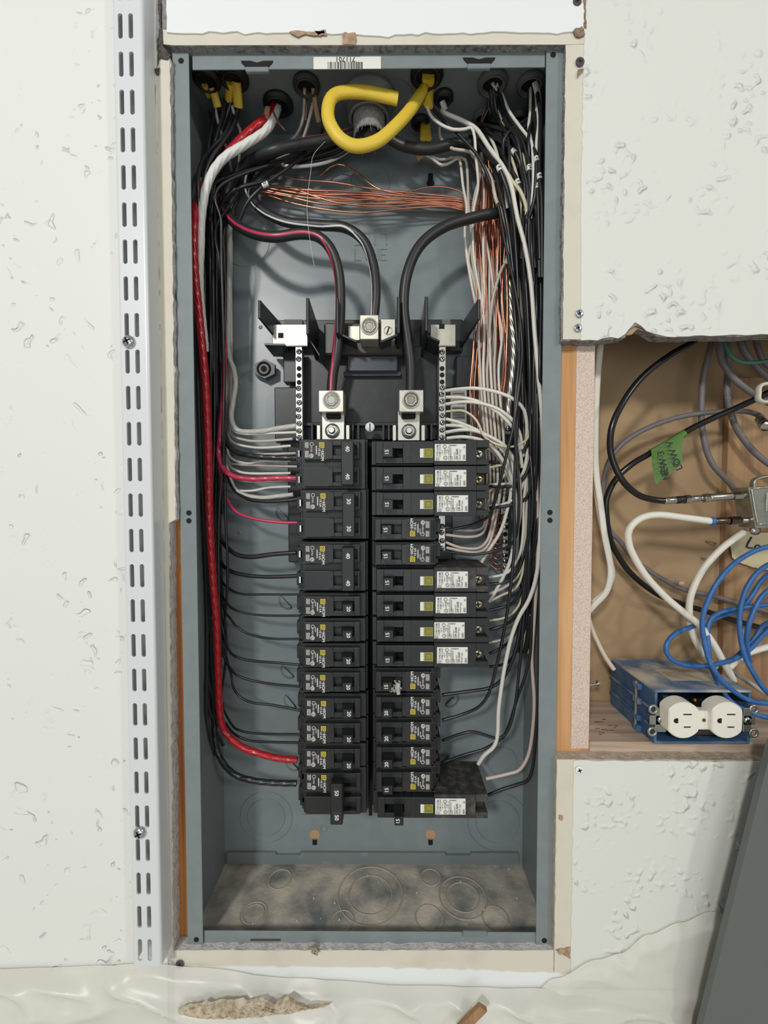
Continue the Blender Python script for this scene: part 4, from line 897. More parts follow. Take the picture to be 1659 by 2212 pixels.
# ------------------------------------------------------------------ white wires from the right terminal bar
RW = [('964,844,46 993,840,36 1031,839,28 1073,847,24 1102,858,22 1118,869,22 1132,886,26 1138,920,32 1136,965,40', 1.8, WW, 'top'), ('964,858,48 1001,859,40 1037,869,34 1073,889,30 1098,912,28 1112,932,30 1122,965,34 1128,1010,40', 1.8, WW, 'second'), ('964,873,48 1001,868,38 1037,871,32 1073,882,28 1102,902,26 1112,916,27 1124,940,32 1130,985,40', 1.8, WW, 'third'),
      ('964,889,46 998,887,36 1022,900,30 1035,918,28 1043,939,28 1059,953,26 1080,962,24 1106,965,22 1131,955,24 1142,940,30 1146,900,40', 1.15, WWY, 'thin yellowish fourth'), ('964,905,48 993,913,42 1022,925,38 1048,938,36 1070,953,34 1087,966,34 1104,990,36 1112,1040,40', 1.7, WW, 'fifth'), ('964,919,49 993,920,42 1019,926,40 1045,936,38 1066,952,38 1084,972,38 1098,1000,40 1106,1060,44', 1.7, WW, 'sixth'),
      ('964,934,50 993,929,42 1022,930,38 1051,940,34 1087,960,30 1102,979,30 1116,1008,32 1124,1060,36 1122,1120,42 1106,1190,48', 1.9, WW, 'seventh'), ('966,947,50 1001,944,42 1037,950,38 1059,962,36 1073,976,36 1087,996,36 1102,1025,38 1112,1060,40 1117,1100,42 1114,1148,46 1102,1211,50 1079,1262,52 1056,1300,54', 2.0, WW, 'eighth'),
      ('990,953,54 1037,962,48 1060,972,46 1074,984,44 1087,1003,44 1098,1030,44 1104,1056,46 1097,1097,48 1081,1148,50 1053,1193,56 1036,1222,62', 1.9, WW, 'ninth')]
for p, r, m, l in RW: wire('white_wire', p, r, m, 'white wire leaving the right terminal bar, %s from the top' % l if 'thin' not in l else 'thin yellowish wire leaving the right terminal bar among thicker white ones')
RN = [('962,1140,56 995,1145,60 1028,1145,62 1044,1137,64 1048,1115,66 1050,1060,70', 'first'), ('962,1155,56 1008,1160,60 1038,1155,62 1050,1135,64 1056,1090,66 1058,1040,70', 'second'), ('962,1171,56 995,1183,58 1033,1184,58 1053,1166,58 1063,1130,60 1070,1090,62 1076,1021,66', 'third'), ('964,1183,56 1008,1192,58 1036,1192,58 1056,1175,58 1068,1135,58 1078,1080,60 1086,1010,64', 'lowest')]
for p, l in RN: wire('white_wire', p, 1.6, WWP, 'greyish white wire curving up from beside the short breaker pair, %s of four' % l)
# neutral tails of the long breakers
TW = [('1056,1010,52 1085,1004,46 1112,992,42 1130,976,40 1142,940,38 1148,880,36', 1.4), ('1056,1062,58 1078,1040,54 1100,1015,50 1122,1000,46 1136,960,42 1142,900,40', 1.7), ('1056,1046,52 1085,1046,48 1112,1040,44 1130,1020,40 1140,970,38 1150,900,36', 1.5), ('1056,1092,54 1094,1087,48 1122,1066,42 1134,1021,40 1138,983,38 1146,930,36 1150,860,34', 1.5),
      ('1056,1247,54 1096,1237,50 1122,1199,46 1130,1148,44 1131,1090,42 1138,1020,40 1144,940,38', 1.5), ('1057,1282,54 1084,1272,52 1117,1246,48 1130,1200,46 1136,1120,44 1142,1020,42', 1.6), ('1057,1300,54 1085,1285,52 1112,1272,48 1128,1240,46 1138,1160,44 1146,1060,40', 1.4), ('1057,1340,54 1085,1336,52 1110,1322,48 1128,1290,46 1140,1220,42 1150,1120,38', 1.4), ('1057,1388,54 1080,1383,52 1100,1376,50 1120,1350,46 1136,1290,42 1148,1200,38', 1.3)]
tn = ['topmost labelled long breaker', 'second long breaker, lower one', 'second long breaker, upper one', 'third long breaker', 'fourth long breaker', 'gap above the fifth long breaker', 'fifth long breaker', 'sixth long breaker', 'seventh long breaker']
for (p, r), l in zip(TW, tn): wire('white_wire', p, r, (WW, WWP, WWY)[int(r*10) % 3], 'ivory white tail curling out of the %s on its right' % l)
# whites mixed into the copper bundle
WC = ['1010,290,62 1031,287,60 1022,276,60 1060,290,52', ]
MW = [('921,228,44 932,252,44 954,270,42 980,280,40 1005,279,40 1018,276,40 1025,295,40 1028,340,44 1033,400,50 1024,450,56 1021,500,60 1024,560,62 1032,610,64 1040,660,66 1034,720,72', 1.5), ('950,275,60 951,295,58 970,318,54 992,324,52 1015,328,50 1034,350,50 1037,380,54 1026,420,58 1021,455,62 1018,520,64 1012,560,66 1022,600,68 1032,650,70 1050,760,74 1062,850,76', 1.5),
      ('920,335,80 935,344,78 955,357,76 975,350,74 990,342,72 995,355,70 1000,400,68 1008,450,66 1004,500,66 1008,550,66 1016,600,68 1026,650,70 1042,720,72 1046,800,74 1048,900,76', 1.5), ('925,333,80 950,345,78 985,340,72 1005,346,70 1010,380,68 1012,440,66 1018,500,64 1020,560,66 1030,620,68 1034,700,72 1038,800,76 1040,930,78', 1.5),
      ('1040,330,70 1046,420,66 1044,520,62 1046,600,62 1050,680,66 1056,760,70 1068,850,74 1080,940,78', 1.6), ('1072,430,60 1092,480,56 1098,520,54 1094,560,54 1080,590,52 1066,640,52 1060,680,54 1058,740,60 1070,820,68 1082,900,74', 1.6), ('1050,520,64 1060,580,66 1067,640,68 1066,720,70 1060,800,72 1062,880,74 1072,950,78', 1.4)]
for i, (p, r) in enumerate(MW): wire('white_wire', p, r, WWP if i % 2 else WW, 'white wire running down through the upright copper bundle, %s from the left' % ordn[i])
wire('white_wire', '955,238,52 962,245,48 985,255,46 1005,264,46 1030,280,44 1057,320,38 1089,365,30 1105,405,26 1118,471,24 1134,533,24 1147,613,22 1155,719,20 1163,811,18 1171,900,17 1173,980,16 1171,1060,18 1168,1130,20 1161,1230,24 1145,1290,30 1120,1335,36 1103,1382,40 1091,1437,42 1084,1479,44 1077,1534,46 1075,1585,48 1067,1612,50 1046,1631,54 1033,1650,58', 2.2, WW, 'long bright white wire running down the right side to the foot of the box')
wire('white_wire', '1122,300,50 1142,360,44 1150,430,40 1146,520,38 1152,640,36 1158,780,34 1160,900,30 1158,1000,30 1162,1130,30 1160,1240,32 1154,1340,38 1149,1423,44 1154,1506,42 1152,1562,44 1143,1625,48 1124,1661,50 1099,1671,52 1050,1682,54', 1.9, mat('pinkish_white_insulation', C(206, 188, 176), .4), 'long pinkish white wire running down to the switched-off long breaker')
# black wires of the right side
BR = [('1057,998,52 1084,999,46 1108,992,40 1130,975,36 1142,950,34 1148,900,32', 1.7, 'first long'), ('1057,1050,52 1084,1052,46 1115,1047,40 1135,1026,36 1146,990,34 1152,930,30', 1.7, 'second long'), ('1057,1098,52 1094,1093,46 1129,1082,40 1144,1060,36 1150,1010,34 1156,940,28', 1.6, 'third long'),
      ('1057,1262,54 1090,1258,50 1115,1240,46 1134,1190,42 1146,1120,38 1154,1020,32', 1.7, 'fourth long'), ('1057,1318,54 1085,1312,52 1110,1300,48 1132,1260,44 1148,1180,38 1156,1080,30', 1.6, 'fifth long'), ('1057,1361,54 1085,1352,52 1108,1338,48 1130,1300,44 1146,1220,38 1158,1100,30', 1.6, 'sixth long'), ('1057,1412,54 1082,1400,52 1106,1378,48 1128,1330,44 1146,1250,38 1160,1150,28', 1.6, 'seventh long'), ('1057,1440,58 1085,1436,54 1104,1424,50 1122,1390,46 1138,1330,42', 1.6, 'eighth'),
      ('954,1147,52 995,1140,50 1033,1129,46 1058,1111,40 1072,1072,30 1085,1021,22 1097,971,18 1109,920,17 1120,840,18 1128,760,22 1122,680,26 1108,600,30 1090,520,34 1075,440,36 1040,350,38 1000,300,42 960,262,46 932,232,46', 1.6, 'upper of the short pair'), ('966,1192,56 1020,1198,52 1071,1190,46 1105,1175,38 1118,1140,28 1121,1072,22 1117,1000,18 1112,930,17 1114,850,18 1122,760,22 1120,650,28', 1.5, 'lower of the short pair'),
      ('955,1501,56 1016,1493,52 1057,1486,50 1082,1470,48 1099,1445,46 1116,1395,44 1126,1330,42 1138,1200,38', 1.9, 'taped'), ('955,1556,56 1002,1542,54 1035,1526,50 1057,1495,46 1074,1432,40 1085,1382,34 1096,1320,28 1106,1240,24 1112,1160,22 1110,1080,20 1114,980,20', 1.7, 'first short 20-amp'),
      ('955,1600,58 996,1585,54 1024,1581,52 1057,1591,50 1080,1594,48 1099,1574,46 1113,1520,44 1124,1423,42 1131,1340,40 1142,1200,36', 1.6, 'second short 20-amp'), ('955,1647,60 1002,1631,56 1043,1619,54 1071,1603,52 1093,1582,50 1118,1506,46 1142,1432,42 1149,1340,38 1154,1220,34', 1.6, 'third short 20-amp'),
      ('1053,1718,54 1085,1705,52 1113,1696,50 1143,1681,46 1155,1620,42 1162,1500,38 1164,1400,36 1166,1250,28 1170,1100,20', 1.7, 'switched-off long')]
band = [(300, 1090, 1150), (400, 1095, 1166), (520, 1100, 1170), (660, 1108, 1170), (800, 1116, 1170), (940, 1120, 1170), (1080, 1122, 1170), (1200, 1124, 1168)]
holes = [(1066, 190, 52), (1070, 200, 54), (1148, 190, 44), (1152, 200, 44), (1060, 192, 56), (1142, 190, 48), (1044, 262, 76), (1050, 266, 72), (1118, 262, 74)]
rr = random.Random(31)
def upband(f, ylow, hole, base=(16, 60)):
    s = ['%g,%g,%g' % hole]
    if hole[1] < 215: s.append('%g,%g,%g' % (hole[0]+rr.uniform(0, 8), 245, hole[2]-4))
    for y, a, c in band:
        if y > ylow-50: break
        x = a+(c-a)*f+rr.uniform(-4, 4)
        d = rr.uniform(*base)*(1.15-.5*f)
        s.append('%g,%g,%g' % (x, y, max(15, d)))
    return s
for i, (p, r, l) in enumerate(BR):
    q = p.split()
    if float(q[-1].split(',')[1]) > 600:
        last = float(q[-1].split(',')[1]); f = min(1, max(0, (float(q[-1].split(',')[0])-1112)/55))
        u = upband(f, last, holes[i % 9], (24, 50)); p = p+' '+' '.join(reversed(u))
    wire('black_wire', p, r, WB, 'black wire leading to the %s breaker of the right column' % l)
for i in range(16):
    f = (i+.5)/16; hole = holes[(i*2) % 9]; ylow = rr.choice((1180, 1300, 1250, 1130))
    u = upband(f, ylow, hole, (44, 72))
    white = i % 5 == 3
    u.append('%g,%g,%g' % (1128+30*f, 1330, 46)); u.append('%g,%g,%g' % (1120+24*f, 1410, 56)) if i % 2 else None
    wire('white_wire' if white else 'black_wire', ' '.join(u), 1.55, (WWY if i % 2 else WWP) if white else WB, ('ivory wire' if white else 'black wire')+' packed in the bundle along the right wall', group='ivory wires packed in the right bundle' if white else 'black wires packed in the right bundle')
wire('brown_wire', '1070,190,50 1055,215,50 1045,240,52 1038,268,60', .9, mat('brown_insulation', C(92, 72, 58), .5), 'thin brown wire hanging from the second connector from the right, left strand')
wire('brown_wire', '1068,222,50 1052,240,50 1042,262,54 1030,275,60', .9, mat('brown_insulation', C(92, 72, 58), .5), 'thin brown wire hanging from the second connector from the right, right strand')
# traced wires of the upper right corner; an entry with a marker carries (px, py, number)
UR = [('1068,180,46 1074,192,44 1089,228,40 1109,267,34 1132,296,28 1152,321,20 1159,345,16 1158,384,16 1154,433,18 1142,472,24 1137,501,30 1144,545,34', 2.0, 'B', 'carrying the topmost right number sleeve', (1156, 338, 1159, 352, '2')),
 ('1066,190,50 1074,218,46 1093,263,40 1117,296,32 1136,325,26 1143,360,22 1144,394,22 1156,442,20 1163,501,18 1165,600,18', 2.0, 'B', 'second from the right under the topmost number sleeve', (1142, 358, 1143, 370, '14')),
 ('1010,270,60 1035,269,54 1060,273,46 1083,280,40 1107,296,32 1120,325,28 1130,364,26 1140,413,24 1138,470,26 1134,540,32', 2.0, 'B', 'arching high from the left over the grey bushing', None),
 ('1025,277,62 1048,283,52 1064,292,44 1093,312,34 1113,331,28 1126,364,28 1134,413,28 1130,480,32 1126,560,38', 2.0, 'B', 'arching low from the left, carrying the sleeve marked 10', (1106, 325, 1114, 333, '10')),
 ('1060,280,62 1077,316,46 1099,360,34 1118,392,28 1132,433,26 1148,501,24 1156,580,22', 2.0, 'B', 'carrying the lower middle number sleeve', (1115, 388, 1121, 400, '3')),
 ('1015,295,64 1036,314,48 1060,341,36 1077,362,28 1093,403,28 1103,442,30 1113,521,34 1118,600,38', 2.0, 'B', 'carrying the leftmost number sleeve', (1074, 359, 1081, 369, '6')),
 ('1040,310,60 1060,345,44 1077,403,34 1091,462,30 1101,520,32 1110,600,34', 1.9, 'B', 'passing over the end of the plain main cable', None),
 ('1160,200,36 1167,247,24 1166,306,18 1165,380,14 1170,423,12 1171,500,12 1171,600,12', 2.0, 'B', 'closest to the right wall, carrying the rightmost number sleeve', (1164, 376, 1165, 389, '8')),
 ('1150,200,40 1156,267,30 1160,340,22 1161,403,16 1163,462,16 1166,560,16', 1.9, 'B', 'carrying the lowest right number sleeve', (1161, 398, 1162, 408, '5')),
 ('1072,180,46 1082,198,42 1099,239,36 1124,275,28 1142,298,24 1150,317,20 1152,384,18 1150,423,20 1146,480,26', 1.5, 'W', 'following black wires from the second connector', None),
 ('1146,190,46 1145,243,36 1142,276,30 1149,316,24 1153,360,26', 1.5, 'W', 'dropping from the far right connector, left one', None),
 ('1160,225,34 1163,267,24 1159,306,20 1159,340,20 1162,400,24', 1.5, 'W', 'emerging from the ragged white sheath', None),
 ('1076,225,48 1081,251,44 1093,296,38 1103,335,34 1115,374,32 1124,420,32 1130,500,36', 1.5, 'Y', 'right of the long bright white one', None),
 ('1046,272,60 1054,286,54 1070,321,42 1079,355,36 1090,400,38 1096,450,44', 1.6, 'W', 'under the leftmost number sleeve', None),
 ('1114,310,36 1122,325,32 1132,345,28 1136,384,26 1138,420,28', 1.5, 'Y', 'left of the sleeve marked 14', None),
 ('1098,375,30 1105,390,28 1124,413,24 1136,446,24 1137,480,28 1132,520,34', 1.8, 'Y', 'forking right off the long bright white one', None),
 ('1020,335,54 1038,351,46 1060,384,38 1072,433,36 1093,482,40 1100,530,42 1094,570,46', 1.9, 'P', 'crossing behind the end of the plain main cable', None)]
MK = {'2': 'topmost beside the right wall', '14': 'just left below the topmost right one', '10': 'highest one in the middle', '3': 'lowest one in the middle', '6': 'leftmost, beside the bright white wire', '8': 'rightmost, almost behind the flange', '5': 'lowest of the three beside the right wall'}
for p, r, k, l, mk in UR:
    wire('black_wire' if k == 'B' else 'white_wire', p, r, {'B': WB, 'W': WW, 'Y': WWY, 'P': WWP}[k], ('black wire at the upper right, ' if k == 'B' else 'ivory wire at the upper right, ' if k == 'Y' else 'white wire at the upper right, ')+l)
    if mk:
        q = parse(p); best = None
        for a, c in zip(q, q[1:]):
            for t in range(21):
                w_ = a+(c-a)*(t/20); d = (w_-CAMP); sx_ = W/2+FPX*d.dot(RT)/d.dot(FW); sy_ = H/2-FPX*d.dot(UP)/d.dot(FW)
                e = (sx_-(mk[0]+mk[2])/2)**2+(sy_-(mk[1]+mk[3])/2)**2
                if best is None or e < best[0]: best = (e, w_, (c-a).normalized())
        c0, ax = best[1], best[2]
        marker([c0-ax*.0026, c0+ax*.0026], (r+.45)/1000, 'small white number sleeve at the upper right, '+MK[mk[4]], mk[4], -70)
# ------------------------------------------------------------------ cavity at the right: cables, splitter, outlet
def cparse(s): 
    out = []
    for q in s.split():
        a = [float(v) for v in q.split(',')]; p = P(a[0], a[1], a[2]/1000); out.append(p)
    return out
def cable(name, s, r, m, label, **k): return wire(name, cparse(s), r, m, label, 'cable', seg=k.pop('seg', 14), **k)
ROM = mat('white_flat_cable_jacket', C(222, 220, 208), .4)
cable('flat_cable', '1300,700,40 1297,744,40 1291,811,42 1287,894,44 1286,977,44 1289,1032,44 1297,1087,44 1305,1150,44 1313,1190,44 1319,1223,44 1318,1251,46 1309,1280,50 1285,1306,54 1268,1325,58', 3.4, ROM, 'flat white printed cable running down beside the wood stud, bending back at its foot', flat=.5)
cable('flat_cable', '1284,700,52 1282,820,52 1283,960,52 1288,1060,52 1300,1140,52 1312,1190,54 1322,1225,56 1322,1250,56 1310,1275,60 1280,1300,66', 2.6, ROM, 'second white cable hugging the wood stud behind the flat printed one', flat=.6)
cable('flat_cable', '1270,1330,66 1280,1362,64 1292,1389,60 1308,1420,56 1326,1446,54', 2.4, mat('aged_white_cable', C(206, 192, 176), .5), 'short aged white cable entering the back corner of the blue outlet box')
cable('black_coaxial_cable', '1530,715,40 1493,741,34 1449,766,28 1394,808,22 1355,855,18 1327,907,16 1318,949,16 1322,990,16 1344,1037,16 1377,1068,18 1410,1079,20 1437,1082,20', 3.1, CBK, 'glossy black coaxial cable bending in a wide arc to the chrome connectors', seg=16)
cable('black_coaxial_cable', '1660,848,30 1637,860,32 1587,883,36 1532,907,38 1477,935,40 1405,979,42 1366,1002,44 1333,1032,48 1313,1068,52 1309,1101,54 1316,1157,58 1332,1195,62 1366,1242,66 1421,1284,70 1477,1306,74 1532,1323,76 1601,1345,78 1700,1370,80', 3.1, CBK, 'black coaxial cable carrying the green tape flag', seg=16)
cable('grey_cable', '1540,700,60 1537,741,60 1521,805,60 1515,866,62 1518,935,62 1537,999,62 1582,1051,64 1601,1093,66 1612,1130,70', 3.0, GREY, 'grey cable hanging down left of the wooden board edge')
cable('grey_cable', '1556,700,50 1554,747,50 1560,780,50 1587,819,48 1634,855,46 1700,890,44', 3.2, GREY, 'grey cable sloping right behind the pale metal clip')
cable('grey_cable', '1572,700,62 1573,791,62 1571,852,62 1587,916,62 1620,966,62 1659,1001,60 1720,1040,60', 3.2, GREY, 'grey cable crossing the wooden board down to the right edge')
cable('grey_cable', '1656,918,30 1645,902,36 1632,894,44 1601,888,52 1532,891,58 1463,902,62 1394,927,64 1349,955,66 1319,990,68 1305,1032,70 1302,1082,72 1316,1143,74 1338,1168,74 1371,1209,76 1421,1245,78 1477,1273,80 1546,1289,80 1643,1317,80 1720,1340,80', 2.7, GREY, 'dusty grey cable looping round the left of the cavity to a chrome end connector')
cable('grey_cable', '1598,700,60 1601,741,60 1620,775,60 1659,815,58 1720,850,58', 3.4, GREY, 'grey cable at the top right of the cavity')
cable('grey_cable', '1625,700,70 1640,760,70 1659,790,70 1720,820,70', 3.0, GREY, 'dark grey cable in the top right corner of the cavity')
cable('green_cable', '1560,715,34 1568,747,34 1579,769,32 1601,782,30 1632,783,30 1659,779,30 1700,772,30', 1.9, CGR, 'thin green cable curving out at the top right')
cable('white_coaxial_cable', '1538,1126,20 1477,1118,20 1421,1112,20 1383,1120,20 1360,1142,22 1357,1165,24 1366,1195,26 1394,1242,28 1435,1287,30 1477,1323,30 1510,1350,30 1540,1389,30 1560,1425,32 1576,1453,34 1584,1470,36', 3.4, CWH, 'white coaxial cable with a blue ring at its connector, dropping behind the blue loops', seg=16)
cable('white_coaxial_cable', '1612,1146,34 1560,1184,36 1518,1231,38 1493,1284,38 1489,1328,38 1498,1375,38 1526,1422,40 1545,1440,44', 3.3, CWH, 'white coaxial cable curving up to the underside of the splitter', seg=16)
cable('white_coaxial_cable', '1576,1442,40 1590,1428,40 1615,1411,38 1659,1397,36 1720,1380,36', 3.2, CWH, 'short white cable above the outlet box leaving at the right edge')
cable('grey_cable', '1585,1450,60 1600,1462,50 1630,1482,44 1659,1500,40 1720,1515,40', 2.4, mat('pale_grey_jacket', C(172, 172, 162), .5), 'pale grey cable right of the outlet box')
EB = [('1740,1170,10 1659,1181,12 1615,1198,12 1573,1229,12 1538,1278,12 1518,1334,12 1521,1383,10 1538,1439,6 1573,1483,4 1615,1511,2 1659,1519,2 1740,1520,4', 'outermost loop of blue network cable, frontmost'),
 ('1740,1190,24 1659,1220,24 1621,1256,24 1601,1306,24 1598,1361,22 1609,1417,18 1632,1461,14 1659,1497,12 1720,1540,12', 'second loop of blue network cable, cut by the right edge'),
 ('1740,1230,20 1659,1276,20 1632,1312,20 1616,1356,20 1613,1400,24 1620,1430,30', 'blue network cable descending at the right edge inside the loops'),
 ('1740,1300,34 1659,1306,34 1593,1314,34 1546,1328,32 1529,1356,30 1531,1403,26 1536,1440,22 1560,1490,12 1587,1522,6 1629,1541,0 1659,1550,-1 1740,1560,0', 'blue network cable turning down inside the outer loop and along the outlet box'),
 ('1510,1350,44 1493,1354,34 1457,1370,26 1439,1395,22 1446,1420,20 1477,1436,20 1518,1439,22 1573,1428,28 1615,1406,32 1659,1362,34 1740,1300,34', 'small blue loop lying over the top of the outlet box'),
 ('1740,1210,40 1659,1242,40 1622,1290,40 1600,1318,42 1560,1330,44 1530,1345,46', 'blue network cable behind the loops at mid height'),
 ('1740,1330,46 1659,1345,46 1625,1385,46 1590,1420,48 1570,1432,50', 'rearmost blue network cable beside the wooden board')]
for p, l in EB: cable('network_cable', p, 2.35, CBL, l)
# green tape flag
o = thing('tape_flag', 'green tape flag with black handwriting wrapped round a black cable', 'label', P(1440, 1046, .036))
b = MB(); a, c, d, e = P(1407, 972, .036), P(1479, 934, .034), P(1476, 1000, .030), P(1418, 1047, .032)
g = [[(a*(1-u)+c*u)*(1-v)+(e*(1-u)+d*u)*v+Vector((0, .0025*math.sin(v*3.1)+.0006*math.sin(u*9), 0)) for u in [i/8 for i in range(9)]] for v in [j/8 for j in range(9)]]
vs = [p for r_ in g for p in r_]; b.faces(vs, [(j*9+i, j*9+i+1, j*9+i+10, j*9+i+9) for j in range(8) for i in range(8)], True); b.done('flag', TAPE, o)
b = MB(); b.tube([P(1406, 978, .041), P(1442, 958, .040), P(1479, 936, .039)], .0037, 14); b.done('wrap', TAPE, o)
b = MB(); b.text('NEW 3', P(1434, 1005, .0295), .0098, 104, bold=.02); b.text('LOW V', P(1457, 984, .0285), .0098, 112, bold=.02); b.done('handwriting', INK, o)
# coax connectors
def along(p0, p1, segs, mats_, name, label, seg=20):
    o = thing(name, label, 'connector', p0); ax = (p1-p0); L = ax.length; ax.normalize()
    for i, (f0, f1, r, m, sg, nm) in enumerate(segs):
        b = MB(); q = p0+ax*L*f0; h = L*(f1-f0)
        b.lathe(q, ax, [(0, 0), (r*.9, 0), (r, h*.08), (r, h*.92), (r*.9, h), (0, h)], sg) if sg > 6 else b.cyl(q, ax, r, h, 6, smooth=False)
        b.done(nm, m, o)
    return o
CHR = mat('chrome', C(190, 184, 174), .2, metal=1); BLKC = mat('black_ring', C(25, 24, 24), .35)
along(P(1434, 1082, .020), P(1620, 1069, .020), [(0, .14, .0036, CHR, 20, 'crimp_barrel'), (.14, .24, .0038, BLKC, 20, 'sleeve'), (.24, .30, .0044, CHR, 6, 'hex_nut'), (.30, .42, .0032, CHR, 20, 'coupler'), (.40, .46, .0026, CHR, 20, 'thread'), (.46, .52, .0046, CHR, 6, 'hex_nut'), (.52, .80, .0038, CHR, 20, 'barrel'), (.80, .90, .0042, CHR, 6, 'hex_nut'), (.90, 1, .0028, CHR, 20, 'thread')], None, 'coaxial_connector', 'chain of chrome connectors between the black coaxial cable and the splitter')
along(P(1534, 1126, .020), P(1626, 1124, .020), [(0, .10, .0042, CBL, 20, 'colour_ring'), (.10, .45, .0036, mat('dark_chrome', C(110, 96, 86), .25, metal=1), 20, 'barrel'), (.45, .70, .0046, mat('dark_chrome', C(110, 96, 86), .25, metal=1), 6, 'hex_nut'), (.70, 1, .003, CHR, 20, 'thread')], None, 'coaxial_connector', 'dark chrome connector with a blue ring on the white coaxial cable')
along(P(1640, 905, .036), P(1656, 922, .020), [(0, .6, .0042, CHR, 20, 'crimp_barrel'), (.6, 1, .0052, CHR, 20, 'end_ring')], None, 'coaxial_connector', 'chrome end connector of the dusty grey cable at the right edge')
o = thing('cable_splitter', 'nickel-plated coaxial splitter box with raised rim at the right edge', 'splitter', P(1680, 1142, .03))
NIK = mat('dull_nickel', C(166, 166, 152), .35, metal=.8, noise=(80, C(130, 134, 120), .4, .7))
b = MB(); q = [P(x, y, .014) for x, y in ((1616, 1053), (1780, 1044), (1790, 1134), (1632, 1141))]; b.prism(q, (0, .020, 0)); b.done('body', NIK, o)
b = MB(); q = [P(x, y, .0135) for x, y in ((1624, 1060), (1640, 1054), (1776, 1050), (1780, 1128), (1650, 1132), (1636, 1126), (1624, 1060))]; b.tube(q, .0009, 8, step=.002); b.done('rim', CHR, o)
b = MB(); b.tube([P(x, y, .018) for x, y in ((1627, 1054), (1626, 1042), (1634, 1034), (1660, 1029), (1710, 1027), (1716, 1045))], .0016, 8, flat=2); b.done('mounting_ear', NIK, o)
b = MB(); b.lathe(P(1628, 1145, .022), (0, -1, 0), [(.0048, 0), (.0048, .003), (.002, .004), (0, .004)], 16); b.done('ground_screw', CHR, o)
b = MB(); c = P(1662, 1085, .0128); miniprint(b, lambda u, v, dy=0: c+Vector((u/1000, 0, v/1000)), 0, 0, 7, 18, 3, 4); b.done('stamped_text', mat('stamped_grey', C(196, 196, 186), .5), o)
o = thing('metal_clip', 'pale metal clip with an oval slot at the right edge', 'clip', P(1660, 872, .02))
b = MB()
for rr_ in (.0095,): b.tube([P(x, y, .020) for x, y in ((1638, 850), (1637, 862), (1645, 868), (1660, 868), (1690, 860), (1692, 836), (1660, 829), (1644, 832), (1638, 840), (1638, 852))], .0018, 10, flat=2.0)
b.done('ring_plate', mat('ivory_metal', C(206, 202, 184), .4), o)
b = MB(); b.rag([(1576, 1170, 1), (1600, 1150, .6), (1700, 1152), (1700, 1236), (1640, 1230, .8), (1600, 1216, .8), (1582, 1205, 1)], .082, .0004, .8, step=8, seed=3); 
o = thing('paper_tag', 'yellowed paper tag with blue handwriting on the wooden board', 'label', P(1640, 1232, .083)); b.done('paper', PAPER, o)
b = MB(); BI = mat('blue_ink', C(34, 36, 92), .6)
b.tube([P(1624, 1160, .0812), P(1613, 1181, .0812), P(1626, 1184, .0812)], .0008, 6); b.ring(P(1637, 1183, .0812), (0, 1, 0), .0030, .0007, 16); b.done('handwriting', BI, o)
for i, (x, y, l) in enumerate(((1540, 1172, 'upper'), (1530, 1209, 'middle'))):
    b = MB(); c = P(x, y, .088); b.tube([c+Vector((-.004, .006, .001)), c, c+Vector((.004, .001, -.001)), c+Vector((.007, .006, -.002))], .0009, 6); tag(b.done('cable_staple', mat('rusty_metal', C(140, 118, 98), .6, metal=.4)), 'bent %s staple stuck in the brown board' % l, 'staple')
b = MB(); b.pb(1468, 1256, 1479, 1264, .070, .080, .0008); tag(b.done('cable_staple', mat('tan_plastic', C(196, 168, 146), .6)), 'tan plastic cable clip on the grey and black cables', 'staple')
b = MB(); b.cyl(P(1272, 1480, .05), (1, 0, .15), .0014, .012, 10); b.cyl(P(1290, 1476, .05), (1, 0, .15), .0034, .0016, 14); tag(b.done('protruding_screw', ZINC), 'small screw tip poking from the wood stud left of the outlet box', 'screw')
# outlet box
YO = .003; bx0 = P(1414, 1550, YO).x; bx1 = P(1622, 1550, YO).x; bz1 = P(1500, 1491, YO).z; bz0 = ZT+.0004; YO2 = .086
ob = thing('outlet_box', 'dusty blue plastic outlet box lying on the wooden sill', 'electrical box', ((bx0+bx1)/2, .045, bz0))
w = .0026; b = MB(); b.box(bx0, bx1, YO, YO2, bz1-w, bz1, .0006); b.done('top_wall', BLUED, ob)
b = MB(); b.box(bx0, bx1, YO, YO2, bz0, bz0+w, .0006); b.box(bx0, bx0+w, YO, YO2, bz0+w, bz1-w, .0003); b.box(bx1-w, bx1, YO, YO2, bz0+w, bz1-w, .0003); b.box(bx0+w, bx1-w, YO2-w, YO2, bz0+w, bz1-w); b.done('shell', BLUEF, ob)
b = MB()
for k in (.30, .62): b.box(bx0-.0022, bx0, YO+.006, YO2-.002, bz0+(bz1-bz0)*k-.001, bz0+(bz1-bz0)*k+.0012, .0003)
for k in (.88, .60, .28, .08): b.box(bx0-.005, bx0, YO+.020, YO+.030, bz0+(bz1-bz0)*k-.003, bz0+(bz1-bz0)*k+.003, .0008)
b.done('side_rib', BLUE, ob)
b = MB(); b.cyl((bx0-.004, YO+.025, bz0-.0001+.0004), (0, 0, 1), .0013, bz1-bz0-.002, 8); b.done('nail', mat('dusty_steel', C(140, 140, 136), .6, metal=.4), ob)
b = MB(); b.box(bx0+.030, bx0+.068, YO+.022, YO+.050, bz1, bz1+.0003); b.mi = 1
for k in range(12): b.box(bx0+.034+k*.0022, bx0+.034+k*.0022+.001, YO+.030, YO+.044, bz1+.0003, bz1+.0004)
b.done('faded_sticker', [mat('dusty_sticker', C(186, 176, 152), .8), mat('faded_ink', C(150, 142, 126), .8)], ob)
rc = thing('duplex_receptacle', 'ivory duplex electrical outlet mounted sideways in the blue box', 'electrical outlet', P(1520, 1600, -.004))
STL = mat('galvanised_yoke', C(168, 168, 160), .35, metal=.8)
